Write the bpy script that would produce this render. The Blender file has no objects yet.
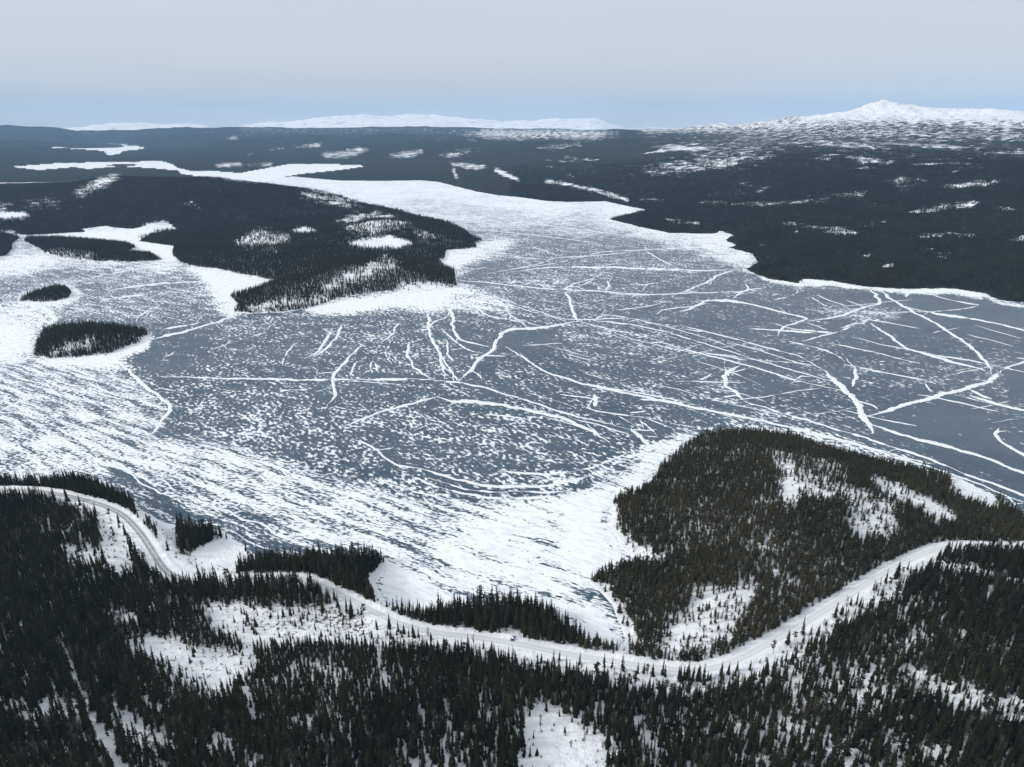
import bpy, math, random
import numpy as np
from mathutils import Vector
R = math.radians
rng = np.random.default_rng(7)
random.seed(7)
scene = bpy.context.scene
C = scene.collection

# ------------------------------------------------------------------ camera
W, HT = 1024, 767
FPX = 692.0
CAMH = 240.0
PITCH = R(20.56)
cam = bpy.data.cameras.new('camera')
cam.sensor_width = 36.0
cam.lens = FPX / W * 36.0
cam.clip_start = 1.0
cam.clip_end = 120000.0
camo = bpy.data.objects.new('camera', cam)
C.objects.link(camo)
camo.location = (0, 0, CAMH)
camo.rotation_euler = (R(90) - PITCH, 0, 0)
scene.camera = camo

# ------------------------------------------------------------------ light
SUN_AZ, SUN_EL = R(-100), R(30)       # azimuth from +Y towards +X
world = bpy.data.worlds.new("World")
scene.world = world
world.use_nodes = True
wt = world.node_tree
wt.nodes.clear()
def wn(t, **k):
    n = wt.nodes.new(t)
    for a, b in k.items(): setattr(n, a, b)
    return n
out = wn('ShaderNodeOutputWorld')
sky = wn('ShaderNodeTexSky', sky_type='NISHITA')
sky.sun_disc = False
sky.sun_elevation = SUN_EL
sky.sun_rotation = SUN_AZ
bg1 = wn('ShaderNodeBackground'); bg1.inputs['Strength'].default_value = 0.08
wt.links.new(sky.outputs[0], bg1.inputs['Color'])
tc = wn('ShaderNodeTexCoord')
sep = wn('ShaderNodeSeparateXYZ'); wt.links.new(tc.outputs['Generated'], sep.inputs[0])
mp = wn('ShaderNodeMapping'); mp.inputs['Scale'].default_value = (1, 1, 9)
wt.links.new(tc.outputs['Generated'], mp.inputs[0])
nz = wn('ShaderNodeTexNoise'); nz.inputs['Scale'].default_value = 1.7; nz.inputs['Detail'].default_value = 6
wt.links.new(mp.outputs[0], nz.inputs['Vector'])
nz2 = wn('ShaderNodeTexNoise'); nz2.inputs['Scale'].default_value = 6; nz2.inputs['Detail'].default_value = 6
wt.links.new(mp.outputs[0], nz2.inputs['Vector'])
nadd = wn('ShaderNodeMath', operation='MULTIPLY_ADD')
wt.links.new(nz.outputs['Fac'], nadd.inputs[0]); nadd.inputs[1].default_value = 0.14
wt.links.new(sep.outputs['Z'], nadd.inputs[2])
nadd2 = wn('ShaderNodeMath', operation='MULTIPLY_ADD')
wt.links.new(nz2.outputs['Fac'], nadd2.inputs[0]); nadd2.inputs[1].default_value = 0.045
wt.links.new(nadd.outputs[0], nadd2.inputs[2])
cr = wn('ShaderNodeValToRGB')
wt.links.new(nadd2.outputs[0], cr.inputs[0])
el = cr.color_ramp.elements
el[0].position = 0.0; el[0].color = (.9, .82, .72, 1)
el[1].position = 1.0; el[1].color = (.70, .72, .75, 1)
for p, c in ((.045, (.80, .74, .66, 1)), (.075, (.68, .665, .63, 1)), (.115, (.545, .57, .585, 1)), (.16, (.50, .53, .56, 1)),
             (.22, (.52, .54, .565, 1)), (.4, (.68, .69, .70, 1))):
    e = el.new(p); e.color = c
bg2 = wn('ShaderNodeBackground'); bg2.inputs['Strength'].default_value = 1.0
wt.links.new(cr.outputs[0], bg2.inputs['Color'])
mx = wn('ShaderNodeMixShader'); mx.inputs[0].default_value = 0.9
wt.links.new(bg1.outputs[0], mx.inputs[1]); wt.links.new(bg2.outputs[0], mx.inputs[2])
wt.links.new(mx.outputs[0], out.inputs['Surface'])

sun = bpy.data.lights.new('sun', 'SUN')
sun.energy = 2.0
sun.angle = R(12)
sun.color = (1, .96, .9)
suno = bpy.data.objects.new('sun', sun); C.objects.link(suno)
d = Vector((math.sin(SUN_AZ) * math.cos(SUN_EL), math.cos(SUN_AZ) * math.cos(SUN_EL), math.sin(SUN_EL)))
suno.rotation_euler = d.to_track_quat('Z', 'Y').to_euler()
suno.location = (0, 0, 3000)

vs = scene.view_settings
vs.view_transform = 'Standard'; vs.look = 'None'; vs.gamma = 1; vs.use_curve_mapping = False
vs.exposure = 0.43
cy = scene.cycles
cy.max_bounces = 6; cy.diffuse_bounces = 3; cy.glossy_bounces = 2; cy.transmission_bounces = 2; cy.volume_bounces = 1
cy.transparent_max_bounces = 4
cy.use_denoising = True
try:
    cy.denoiser = 'OPENIMAGEDENOISE'; cy.denoising_input_passes = 'RGB_ALBEDO_NORMAL'; cy.denoising_prefilter = 'ACCURATE'
except Exception:
    pass

# ------------------------------------------------------------------ projection helpers (pixel of the photograph <-> place)
CP, SP = math.cos(PITCH), math.sin(PITCH)
def unproj(px, py, z=0.0, dist=None):
    px = np.asarray(px, float); py = np.asarray(py, float)
    u = (px - W / 2) / FPX; v = (HT / 2 - py) / FPX
    dx = u; dy = CP + SP * v; dz = -SP + CP * v
    if dist is not None:
        t = dist / np.hypot(dx, dy)
        return dx * t, dy * t, CAMH + dz * t
    t = (z - CAMH) / np.minimum(dz, -1e-4)
    return dx * t, dy * t, z + 0 * t
def proj(x, y, z):
    zz = z - CAMH
    f = y * CP - zz * SP
    f = np.where(f < 1, 1, f)
    return W / 2 + FPX * x / f, HT / 2 - FPX * (y * SP + zz * CP) / f
def wpts(pts, z=0.0):
    o = []
    for p in pts:
        if p[0] == 'w': o.append((p[1], p[2]))
        else:
            X, Y, _ = unproj(p[0], p[1], z); o.append((float(X), float(Y)))
    return np.array(o)

# ------------------------------------------------------------------ numpy helpers
def vnoise(x, y, seed=0):
    xi = np.floor(x).astype(np.int64); yi = np.floor(y).astype(np.int64)
    fx = x - xi; fy = y - yi
    fx = fx * fx * (3 - 2 * fx); fy = fy * fy * (3 - 2 * fy)
    def h(a, b):
        n = (a * 374761393 + b * 668265263 + seed * 1442695041) & 0xffffffff
        n = ((n ^ (n >> 13)) * 1274126177) & 0xffffffff
        n = n ^ (n >> 16)
        return (n & 0xffff) / 65535.0
    return (h(xi, yi) * (1 - fx) + h(xi + 1, yi) * fx) * (1 - fy) + (h(xi, yi + 1) * (1 - fx) + h(xi + 1, yi + 1) * fx) * fy
def fbm(x, y, oct=4, seed=0, rough=.5):
    s = 0; a = 1; t = 0
    for i in range(oct):
        s = s + a * vnoise(x * 2 ** i + 17.3 * i, y * 2 ** i - 9.1 * i, seed + i); t += a; a *= rough
    return s / t
PADX = 200
RW, RH = W + 2 * PADX, HT + 140
def blur(a, r):
    if r < 1: return a
    for _ in range(2):
        for ax in (0, 1):
            p = np.pad(a, [(r + 1, r) if i == ax else (0, 0) for i in (0, 1)], mode='edge')
            c = np.cumsum(p, ax)
            n = a.shape[ax]
            a = (np.take(c, np.arange(2 * r + 1, n + 2 * r + 1), ax) - np.take(c, np.arange(0, n), ax)) / (2 * r + 1)
    return a
def inpoly(X, Y, P):
    r = np.zeros(X.shape, bool)
    n = len(P)
    for i in range(n):
        x1, y1 = P[i]; x2, y2 = P[(i + 1) % n]
        if y1 == y2: continue
        c = ((y1 > Y) != (y2 > Y))
        r ^= c & (X < (x2 - x1) * (Y - y1) / (y2 - y1) + x1)
    return r
class Raster:
    def __init__(s, v): s.a = np.full((RH, RW), float(v), np.float32)
    def poly(s, P, v, feather=1, w=1.0):
        P = [(x + PADX, y) for x, y in P]
        m = feather * 3 + 2
        x0 = int(max(0, min(p[0] for p in P) - m)); x1 = int(min(RW, max(p[0] for p in P) + m))
        y0 = int(max(0, min(p[1] for p in P) - m)); y1 = int(min(RH, max(p[1] for p in P) + m))
        if x1 <= x0 or y1 <= y0: return
        X, Y = np.meshgrid(np.arange(x0, x1) + .5, np.arange(y0, y1) + .5)
        k = blur(inpoly(X, Y, P).astype(np.float32), feather) * w
        s.a[y0:y1, x0:x1] = s.a[y0:y1, x0:x1] * (1 - k) + v * k
    def stroke(s, P, width, v, feather=1):
        P = [(x + PADX, y) for x, y in P]
        m = width + feather * 3 + 2
        x0 = int(max(0, min(p[0] for p in P) - m)); x1 = int(min(RW, max(p[0] for p in P) + m))
        y0 = int(max(0, min(p[1] for p in P) - m)); y1 = int(min(RH, max(p[1] for p in P) + m))
        if x1 <= x0 or y1 <= y0: return
        X, Y = np.meshgrid(np.arange(x0, x1) + .5, np.arange(y0, y1) + .5)
        k = blur((segdist(X, Y, P, False) < width / 2).astype(np.float32), feather)
        s.a[y0:y1, x0:x1] = s.a[y0:y1, x0:x1] * (1 - k) + v * k
    def get(s, px, py):
        x = np.clip(px + PADX - .5, 0, RW - 1.001); y = np.clip(py - .5, 0, RH - 1.001)
        xi = x.astype(int); yi = y.astype(int); fx = x - xi; fy = y - yi
        a = s.a
        return (a[yi, xi] * (1 - fx) + a[yi, xi + 1] * fx) * (1 - fy) + (a[yi + 1, xi] * (1 - fx) + a[yi + 1, xi + 1] * fx) * fy
def segdist(X, Y, P, closed=True):
    d = np.full(X.shape, 1e18)
    n = len(P)
    for i in range(n if closed else n - 1):
        x1, y1 = P[i]; x2, y2 = P[(i + 1) % n]
        dx, dy = x2 - x1, y2 - y1
        L = dx * dx + dy * dy + 1e-9
        t = np.clip(((X - x1) * dx + (Y - y1) * dy) / L, 0, 1)
        d = np.minimum(d, (X - x1 - t * dx) ** 2 + (Y - y1 - t * dy) ** 2)
    return np.sqrt(d)
def smooth(P, n=6, closed=False):
    P = np.asarray(P, float)
    o = []
    N = len(P)
    for i in range(N if closed else N - 1):
        p0 = P[(i - 1) % N] if closed or i > 0 else P[i]
        p1 = P[i]; p2 = P[(i + 1) % N]
        p3 = P[(i + 2) % N] if closed or i + 2 < N else p2
        for k in range(n):
            t = k / n
            o.append(.5 * (2 * p1 + (p2 - p0) * t + (2 * p0 - 5 * p1 + 4 * p2 - p3) * t * t + (3 * p1 - p0 - 3 * p2 + p3) * t ** 3))
    if not closed: o.append(P[-1])
    return np.array(o)
class RBF:
    def __init__(s, P, Z):
        s.P = np.asarray(P, float); Z = np.asarray(Z, float)
        s.S = 1000.0
        A = np.sqrt(((s.P[:, None] - s.P[None]) ** 2).sum(-1)) / s.S
        n = len(A)
        M = np.zeros((n + 1, n + 1)); M[:n, :n] = -A + np.eye(n) * -0.0005; M[:n, n] = 1; M[n, :n] = 1
        s.w = np.linalg.solve(M, np.append(Z, 0))
    def __call__(s, x, y):
        sh = x.shape; x = x.ravel(); y = y.ravel()
        o = np.empty(len(x))
        for i in range(0, len(x), 40000):
            d = np.sqrt((x[i:i + 40000, None] - s.P[None, :, 0]) ** 2 + (y[i:i + 40000, None] - s.P[None, :, 1]) ** 2) / s.S
            o[i:i + 40000] = -d @ s.w[:-1] + s.w[-1]
        return o.reshape(sh)

# ------------------------------------------------------------------ object helpers
def tag(o, label=None, cat=None, group=None, kind=None):
    if label: o['label'] = label
    if cat: o['category'] = cat
    if group: o['group'] = group
    if kind: o['kind'] = kind
    return o
def mesh_np(name, V, F, attrs=None, smooth_=True):
    me = bpy.data.meshes.new(name)
    V = np.asarray(V, np.float32); F = np.asarray(F, np.int32)
    me.vertices.add(len(V)); me.vertices.foreach_set('co', V.ravel())
    k = F.shape[1]
    me.loops.add(F.size); me.loops.foreach_set('vertex_index', F.ravel())
    me.polygons.add(len(F)); me.polygons.foreach_set('loop_start', np.arange(0, F.size, k, dtype=np.int32))
    if smooth_: me.polygons.foreach_set('use_smooth', np.ones(len(F), bool))
    for a, v in (attrs or {}).items():
        at = me.attributes.new(a, 'FLOAT', 'POINT'); at.data.foreach_set('value', np.asarray(v, np.float32).ravel())
    me.update(calc_edges=True)
    return me
def link(name, me, mat=None, parent=None, kind=None, label=None):
    o = bpy.data.objects.new(name, me); C.objects.link(o)
    if mat is not None:
        for m in (mat if isinstance(mat, (list, tuple)) else [mat]): me.materials.append(m)
    if parent: o.parent = parent
    if kind: o['kind'] = kind
    if label: o['label'] = label
    return o
def new_mat(name):
    m = bpy.data.materials.new(name); m.use_nodes = True
    nt = m.node_tree
    b = nt.nodes['Principled BSDF']
    return m, nt, b
class NB:
    """tiny node builder"""
    def __init__(s, nt): s.nt = nt
    def n(s, t, ins=None, **k):
        nd = s.nt.nodes.new(t)
        for a, b in k.items(): setattr(nd, a, b)
        for a, v in (ins or {}).items():
            i = nd.inputs[a]
            if hasattr(v, 'is_linked') or hasattr(v, 'links'): s.nt.links.new(v, i)
            else: i.default_value = v
        return nd
    def math(s, op, a, b=0.0, c=0.0, clamp=False):
        nd = s.n('ShaderNodeMath', {0: a, 1: b, 2: c}, operation=op); nd.use_clamp = clamp
        return nd.outputs[0]
    def noise(s, vec, scale, detail=3, rough=.5, dist=0):
        return s.n('ShaderNodeTexNoise', {'Vector': vec, 'Scale': scale, 'Detail': detail, 'Roughness': rough, 'Distortion': dist}).outputs['Fac']
    def mapping(s, vec, rot=0, scale=(1, 1, 1), loc=(0, 0, 0)):
        if rot: vec = s.n('ShaderNodeMapping', {'Vector': vec, 'Rotation': (0, 0, rot)}).outputs[0]; rot = 0
        return s.n('ShaderNodeMapping', {'Vector': vec, 'Rotation': (0, 0, rot), 'Scale': scale, 'Location': loc}).outputs[0]
    def attr(s, name): return s.n('ShaderNodeAttribute', attribute_name=name).outputs['Fac']
    def pos(s): return s.n('ShaderNodeNewGeometry').outputs['Position']
    def mix(s, f, a, b):
        nd = s.nt.nodes.new('ShaderNodeMix'); nd.data_type = 'RGBA'
        for i, v in ((0, f), (6, a), (7, b)):
            if hasattr(v, 'links'): s.nt.links.new(v, nd.inputs[i])
            else: nd.inputs[i].default_value = v
        return nd.outputs[2]
    def fmix(s, f, a, b):
        nd = s.nt.nodes.new('ShaderNodeMix'); nd.data_type = 'FLOAT'
        for i, v in ((0, f), (2, a), (3, b)):
            if hasattr(v, 'links'): s.nt.links.new(v, nd.inputs[i])
            else: nd.inputs[i].default_value = v
        return nd.outputs[0]
    def sstep(s, v, lo, hi, a=0.0, b=1.0):
        nd = s.nt.nodes.new('ShaderNodeMapRange'); nd.interpolation_type = 'SMOOTHSTEP'
        for i, q in ((0, v), (1, lo), (2, hi), (3, a), (4, b)):
            if hasattr(q, 'links'): s.nt.links.new(q, nd.inputs[i])
            else: nd.inputs[i].default_value = q
        return nd.outputs[0]
def rgb(r, g, b): return (r, g, b, 1)
SNOW = rgb(.80, .83, .87)

# ------------------------------------------------------------------ materials
# frozen lake: blue grey ice, wind-blown snow patches whose share is the attribute "cover", long drifts where "streak" is 1
ice_m, nt, bs = new_mat('lake_ice'); q = NB(nt)
P = q.pos()
cover = q.attr('cover'); streak = q.attr('streak')
warp = q.n('ShaderNodeVectorMath', {0: q.n('ShaderNodeTexNoise', {'Vector': P, 'Scale': .02, 'Detail': 2}).outputs['Color'], 1: (9, 9, 0)}, operation='MULTIPLY').outputs[0]
PW = q.n('ShaderNodeVectorMath', {0: P, 1: warp}, operation='ADD').outputs[0]
a1 = q.noise(q.mapping(PW, rot=R(52), scale=(.19, .32, 1)), 1.0, 2, .5)
a2 = q.noise(q.mapping(PW, rot=R(34), scale=(.035, .07, 1)), 1.0, 3, .5)
a3 = q.noise(P, .007, 4, .55)
flk = q.math('ADD', q.math('ADD', q.math('ADD', q.math('MULTIPLY', a1, .48), q.math('MULTIPLY', q.noise(q.mapping(PW, rot=R(45), scale=(.42, .7, 1)), 1.0, 2, .5), .12)), q.math('MULTIPLY', a2, .25)), q.math('MULTIPLY', a3, .15))
b1 = q.noise(q.mapping(PW, rot=R(31), scale=(.022, .17, 1)), 1.0, 4, .62)
b2 = q.noise(q.mapping(PW, rot=R(24), scale=(.24, .58, 1)), 1.0, 3, .6)
stk = q.math('ADD', q.math('MULTIPLY', b1, .5), q.math('MULTIPLY', b2, .5))
fld = q.fmix(streak, flk, stk)
thr = q.n('ShaderNodeFloatCurve', {'Value': cover})
cv = thr.mapping.curves[0]
for i, (x, y) in enumerate(((0, .80), (.03, .66), (.10, .612), (.2, .578), (.35, .540), (.5, .499), (.65, .472), (.8, .44), (.92, .395), (1, .22))):
    if i == 0: cv.points[0].location = (x, y)
    elif i == 1: cv.points[1].location = (x, y)
    else: cv.points.new(x, y)
thr.mapping.update()
T = thr.outputs[0]
snowf = q.sstep(fld, q.math('SUBTRACT', T, .04), q.math('ADD', T, .04))
frost = q.sstep(q.noise(P, .06, 5, .6), .35, .7)
film = q.sstep(q.noise(q.mapping(P, rot=R(-20), scale=(.006, .012, 1)), 1.0, 4, .5), .35, .7)
icecol = q.mix(frost, rgb(.024, .053, .090), rgb(.043, .077, .118))
icecol = q.mix(q.math('MULTIPLY', film, .5), icecol, rgb(.075, .113, .156))
sv1 = q.sstep(q.noise(q.mapping(PW, rot=R(28), scale=(.10, .30, 1)), 1.0, 6, .7), .36, .56)
snv = q.mix(sv1, rgb(.64, .685, .74), rgb(.82, .84, .87))
col = q.mix(snowf, icecol, snv)
nt.links.new(col, bs.inputs['Base Color'])
nt.links.new(q.fmix(snowf, .32, .9), bs.inputs['Roughness'])
nt.links.new(q.fmix(snowf, .20, .1), bs.inputs['Specular IOR Level'])
bmp = q.n('ShaderNodeBump', {'Height': q.math('ADD', snowf, q.math('MULTIPLY', fld, .5)), 'Distance': .25, 'Strength': .5})
nt.links.new(bmp.outputs[0], bs.inputs['Normal'])

# drifted snow (ridges)
drift_m, nt, bs = new_mat('drift_snow'); q = NB(nt)
P = q.pos()
nt.links.new(q.mix(q.noise(P, .2, 4, .6), rgb(.66, .71, .76), rgb(.80, .82, .855)), bs.inputs['Base Color'])
bs.inputs['Roughness'].default_value = .9
bs.inputs['Specular IOR Level'].default_value = .1

# snowy ground with dark twigs, stones and heath showing through where "bare" is high; "canopy" is the far forest's closed cover
def land_mat(name, fscale, stretch, dark):
    m, nt, bs = new_mat(name); q = NB(nt)
    P = q.pos()
    bare = q.attr('bare'); can = q.attr('canopy')
    s1 = q.noise(P, .55, 4, .65)
    s2 = q.noise(P, .06, 3, .5)
    sp = q.sstep(q.math('ADD', q.math('MULTIPLY', s1, .8), q.math('MULTIPLY', s2, .2)),
                 q.math('SUBTRACT', .72, q.math('MULTIPLY', bare, .24)), q.math('SUBTRACT', .78, q.math('MULTIPLY', bare, .22)))
    snow = q.mix(q.sstep(q.noise(P, .11, 5, .65), .3, .65), rgb(.68, .715, .76), rgb(.82, .84, .87))
    heath = q.mix(q.noise(P, .3, 3), rgb(.075, .062, .05), rgb(.16, .145, .125))
    g = q.mix(sp, snow, heath)
    f1 = q.noise(q.mapping(P, scale=(fscale, fscale * stretch, fscale)), 1.0, 5, .62)
    f2 = q.noise(P, fscale * 7, 3, .6)
    ff = q.math('ADD', q.math('MULTIPLY', f1, .6), q.math('MULTIPLY', f2, .4))
    fcv = q.n('ShaderNodeFloatCurve', {'Value': can}); c_ = fcv.mapping.curves[0]
    for i, (x, y) in enumerate(((0, .74), (.1, .63), (.2, .585), (.35, .54), (.5, .505), (.65, .47), (.8, .43), (.9, .39), (1, .25))):
        if i < 2: c_.points[i].location = (x, y)
        else: c_.points.new(x, y)
    fcv.mapping.update(); th = fcv.outputs[0]
    fo = q.sstep(ff, q.math('SUBTRACT', th, .03), q.math('ADD', th, .03))
    fc = q.mix(q.noise(P, fscale * 2.5, 5, .65), dark[0], dark[1])
    nt.links.new(q.mix(fo, g, fc), bs.inputs['Base Color'])
    bs.inputs['Roughness'].default_value = .95
    bs.inputs['Specular IOR Level'].default_value = .01
    bmp = q.n('ShaderNodeBump', {'Height': q.noise(P, fscale * 9, 4, .7), 'Distance': .35 / fscale / 9 * 3, 'Strength': .5})
    nt.links.new(bmp.outputs[0], bs.inputs['Normal'])
    return m
DARKF = (rgb(.012, .016, .015), rgb(.034, .036, .033))
ground_m = land_mat('snow_ground', .03, 1, DARKF)
far_m = land_mat('far_forest_ground', .022, 1.2, DARKF)

# mountain snow with rock ribs
mtn_m, nt, bs = new_mat('mountain_snow'); q = NB(nt)
P = q.pos()
rk = q.sstep(q.noise(q.mapping(P, scale=(1, .6, 2.2)), .006, 6, .7), .52, .66)
hgt = q.n('ShaderNodeSeparateXYZ', {0: P}).outputs['Z']
low = q.sstep(q.math('ADD', hgt, q.math('MULTIPLY', q.noise(P, .003, 4), 160)), 110, 230)
base = q.mix(q.math('MULTIPLY', rk, .55), rgb(.84, .86, .89), rgb(.22, .23, .25))
nt.links.new(q.mix(low, rgb(.07, .085, .10), base), bs.inputs['Base Color'])
bs.inputs['Roughness'].default_value = .95

def needle_mat(name, c1, c2, c3):
    m, nt, bs = new_mat(name); q = NB(nt)
    oi = q.n('ShaderNodeObjectInfo').outputs['Random']
    P = q.pos()
    st = q.sstep(q.noise(P, .011, 5, .65), .40, .60)
    a = q.mix(q.math('ADD', q.math('MULTIPLY', oi, .4), q.math('MULTIPLY', st, .6)), c1, c2)
    nt.links.new(q.mix(q.sstep(q.noise(P, .9, 3), .4, .7), a, c3), bs.inputs['Base Color'])
    bs.inputs['Roughness'].default_value = .85
    bs.inputs['Specular IOR Level'].default_value = .02
    return m
spruce_m = needle_mat('spruce_needles', rgb(.009, .011, .005), rgb(.032, .031, .014), rgb(.022, .0195, .0095))
pine_m = needle_mat('pine_needles', rgb(.016, .019, .012), rgb(.028, .029, .019), rgb(.022, .021, .014))
shore_m = needle_mat('shore_needles', rgb(.020, .0215, .011), rgb(.052, .048, .026), rgb(.036, .031, .017))
bark_m, nt, bs = new_mat('bark'); q = NB(nt)
nt.links.new(q.mix(q.noise(q.pos(), 3, 3), rgb(.07, .055, .042), rgb(.15, .125, .10)), bs.inputs['Base Color']); bs.inputs['Roughness'].default_value = .9
twig_m, nt, bs = new_mat('bare_twigs'); q = NB(nt)
nt.links.new(q.mix(q.n('ShaderNodeObjectInfo').outputs['Random'], rgb(.035, .030, .025), rgb(.095, .08, .066)), bs.inputs['Base Color']); bs.inputs['Roughness'].default_value = .9

# road: packed snow with two grey wheel lanes; attribute "lane" runs -1..1 across, "worn" says how far the asphalt shows
road_m, nt, bs = new_mat('packed_snow_road'); q = NB(nt)
P = q.pos()
lane = q.math('ABSOLUTE', q.attr('lane')); worn = q.attr('worn')
trk = q.math('MULTIPLY', q.sstep(lane, .02, .14), q.sstep(lane, .62, .42))
trk2 = q.sstep(lane, .74, .60)
gr = q.noise(P, .4, 4, .6)
packed = q.mix(gr, rgb(.68, .71, .74), rgb(.80, .82, .84))
grey = q.mix(gr, rgb(.20, .215, .23), rgb(.34, .355, .37))
t1 = q.math('MULTIPLY', q.math('ADD', q.math('MULTIPLY', trk, .6), q.math('MULTIPLY', trk2, .4)), worn)
nt.links.new(q.mix(q.math('MULTIPLY', t1, q.sstep(gr, .15, .5)), packed, grey), bs.inputs['Base Color'])
bs.inputs['Roughness'].default_value = .8

# ------------------------------------------------------------------ outlines (traced, then laid out on the lake's level)
A_OUT = [(-350, 462), (-120, 464), (0, 482), (45, 486), (80, 476), (112, 490), (135, 506), (165, 522), (205, 532), (226, 535), (262, 558),
         (300, 562), (350, 560), (386, 558), (392, 566), (376, 582), (384, 603), (404, 616), (432, 616), (470, 608), (500, 604),
         (545, 612), (572, 630), (588, 646), (618, 648), (624, 636), (612, 606), (588, 580), (606, 570), (634, 562), (622, 548),
         (611, 525), (611, 502), (648, 486), (660, 466), (684, 446), (706, 434), (738, 432), (790, 437), (848, 454), (915, 470),
         (960, 478), (992, 494), (1024, 516), (1150, 566), (1350, 650), ('w', 900, 150), ('w', 900, -400), ('w', -900, -400), ('w', -900, 200)]
B_OUT = [(20, 301), (27, 296), (40, 291), (55, 287), (66, 287), (72, 292), (70, 297), (58, 301), (38, 302)]
C_OUT = [(34, 356), (38, 344), (44, 330), (60, 326), (90, 324), (120, 327), (146, 331), (148, 335), (136, 344), (112, 353), (80, 357), (50, 359)]
D_OUT = [(24, 241), (30, 238), (60, 238), (100, 241), (128, 244), (136, 247), (127, 253), (150, 254), (162, 260), (130, 262), (95, 261), (60, 258), (45, 253), (40, 249)]
D2_OUT = [(-120, 232), (0, 233), (20, 238), (13, 243), (12, 250), (6, 256), (-30, 260), (-120, 270)]
E_OUT = [(-300, 224), (-100, 228), (0, 232), (25, 235), (50, 234), (85, 232), (83, 229), (105, 226), (118, 228), (134, 229), (150, 224), (166, 223),
         (177, 229), (151, 233), (139, 241), (173, 246), (172, 255), (179, 262), (194, 267), (218, 269), (237, 274), (257, 277), (273, 281),
         (257, 288), (229, 296), (237, 306), (233, 312), (250, 314), (286, 312), (305, 309), (322, 305), (338, 299), (365, 294), (398, 291),
         (429, 290), (451, 288), (458, 286), (455, 270), (446, 267), (439, 261), (446, 257), (447, 250), (477, 248), (475, 243), (484, 240),
         (472, 237), (466, 231), (450, 223), (435, 219), (412, 215), (400, 211), (370, 206), (340, 196), (315, 190), (290, 188), (260, 184),
         (235, 181), (215, 179), (190, 178), (150, 179), (100, 180), (60, 184), (-100, 187), (-300, 190)]
G_OUT = [(-500, 186), (-100, 184), (60, 182), (100, 178.5), (200, 177.5), (225, 178.5), (262, 183), (280, 178), (291, 176.3), (315, 178.5), (340, 180.6), (380, 181), (420, 180.4), (438, 182), (478, 192),
         (499, 195.5), (517, 197), (545, 201), (566, 202), (605, 201.5), (622, 205), (646, 210), (632, 213), (608, 219), (640, 227), (668, 233),
         (714, 234), (720, 231), (734, 235), (725, 240), (736, 245), (728, 247.5), (752, 254), (758, 262), (745, 269), (766, 278.5), (799, 283.5),
         (803, 279), (832, 281), (865, 287), (906, 289), (952, 288.5), (985, 293.5), (998, 299.5), (1024, 304), (1200, 330), (1500, 380),
         ('w', 2400, 900), ('w', 14000, 900), ('w', 24000, 26000), ('w', 0, 32000), ('w', -24000, 26000), ('w', -14000, 5000)]

def control(L):
    P, Z = [], []
    for c in L:
        if len(c) == 4: X, Y, z = unproj(c[0], c[1], dist=c[3])
        else: X, Y, z = unproj(c[0], c[1], z=c[2])
        P.append((float(X), float(Y))); Z.append(float(z))
    return P, Z
class Land:
    def __init__(s, outline, ctrl, bank=.35, extra=(), dens=40, namp=0, nwl=60, seed=1):
        s.P = wpts(outline); s.bank = bank; s.namp = namp; s.nwl = nwl; s.seed = seed
        cp, cz = control(ctrl)
        shore = s.P
        s.rbf = RBF(np.array(list(shore) + cp + [e[:2] for e in extra]), np.array([0.0] * len(shore) + cz + [e[2] for e in extra]))
    def sd(s, x, y):
        d = segdist(x, y, s.P)
        return np.where(inpoly(x, y, s.P), d, -d)
    def h(s, x, y, sd=None):
        if sd is None: sd = s.sd(x, y)
        wob = (fbm(x / 14 + .3, y / 14, 3, 91) - .5) * 6
        sd = sd + wob * np.clip(np.hypot(x, y) / 900, .4, 2)
        r = np.maximum(s.rbf(x, y), .4)
        n = (fbm(x / s.nwl, y / s.nwl, 5, s.seed) - .5) * 2 * s.namp
        r = np.maximum(r + n * np.clip(r / 12, .1, 1), .35)
        b = np.maximum(sd * s.bank, 0)
        k = r * b / ((r ** 2.5 + b ** 2.5) ** .4 + 1e-6)
        return np.where(sd > 0, k + .02, np.maximum(sd * .5, -2.5))
def polar_grid(a0, a1, na, dists):
    A = np.linspace(R(a0), R(a1), na); D = np.asarray(dists)
    AA, DD = np.meshgrid(A, D)
    return np.tan(AA) * DD, DD + 0 * AA
def grid_faces(nr, nc, keep=None):
    i = np.arange(nr * nc).reshape(nr, nc)
    F = np.stack([i[:-1, :-1], i[:-1, 1:], i[1:, 1:], i[1:, :-1]], -1).reshape(-1, 4)
    if keep is not None: F = F[keep.ravel()[F].any(1)]
    return F
def compact(V, F, attrs):
    u, inv = np.unique(F, return_inverse=True)
    return V[u], inv.reshape(F.shape), {k: v.ravel()[u] for k, v in attrs.items()}

# ------------------------------------------------------------------ forest density and bare ground, traced as outlines over the land
dens = Raster(1.0)        # how closely trees stand
def op(P, v, f=2): dens.poly(P, v, f)
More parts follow.
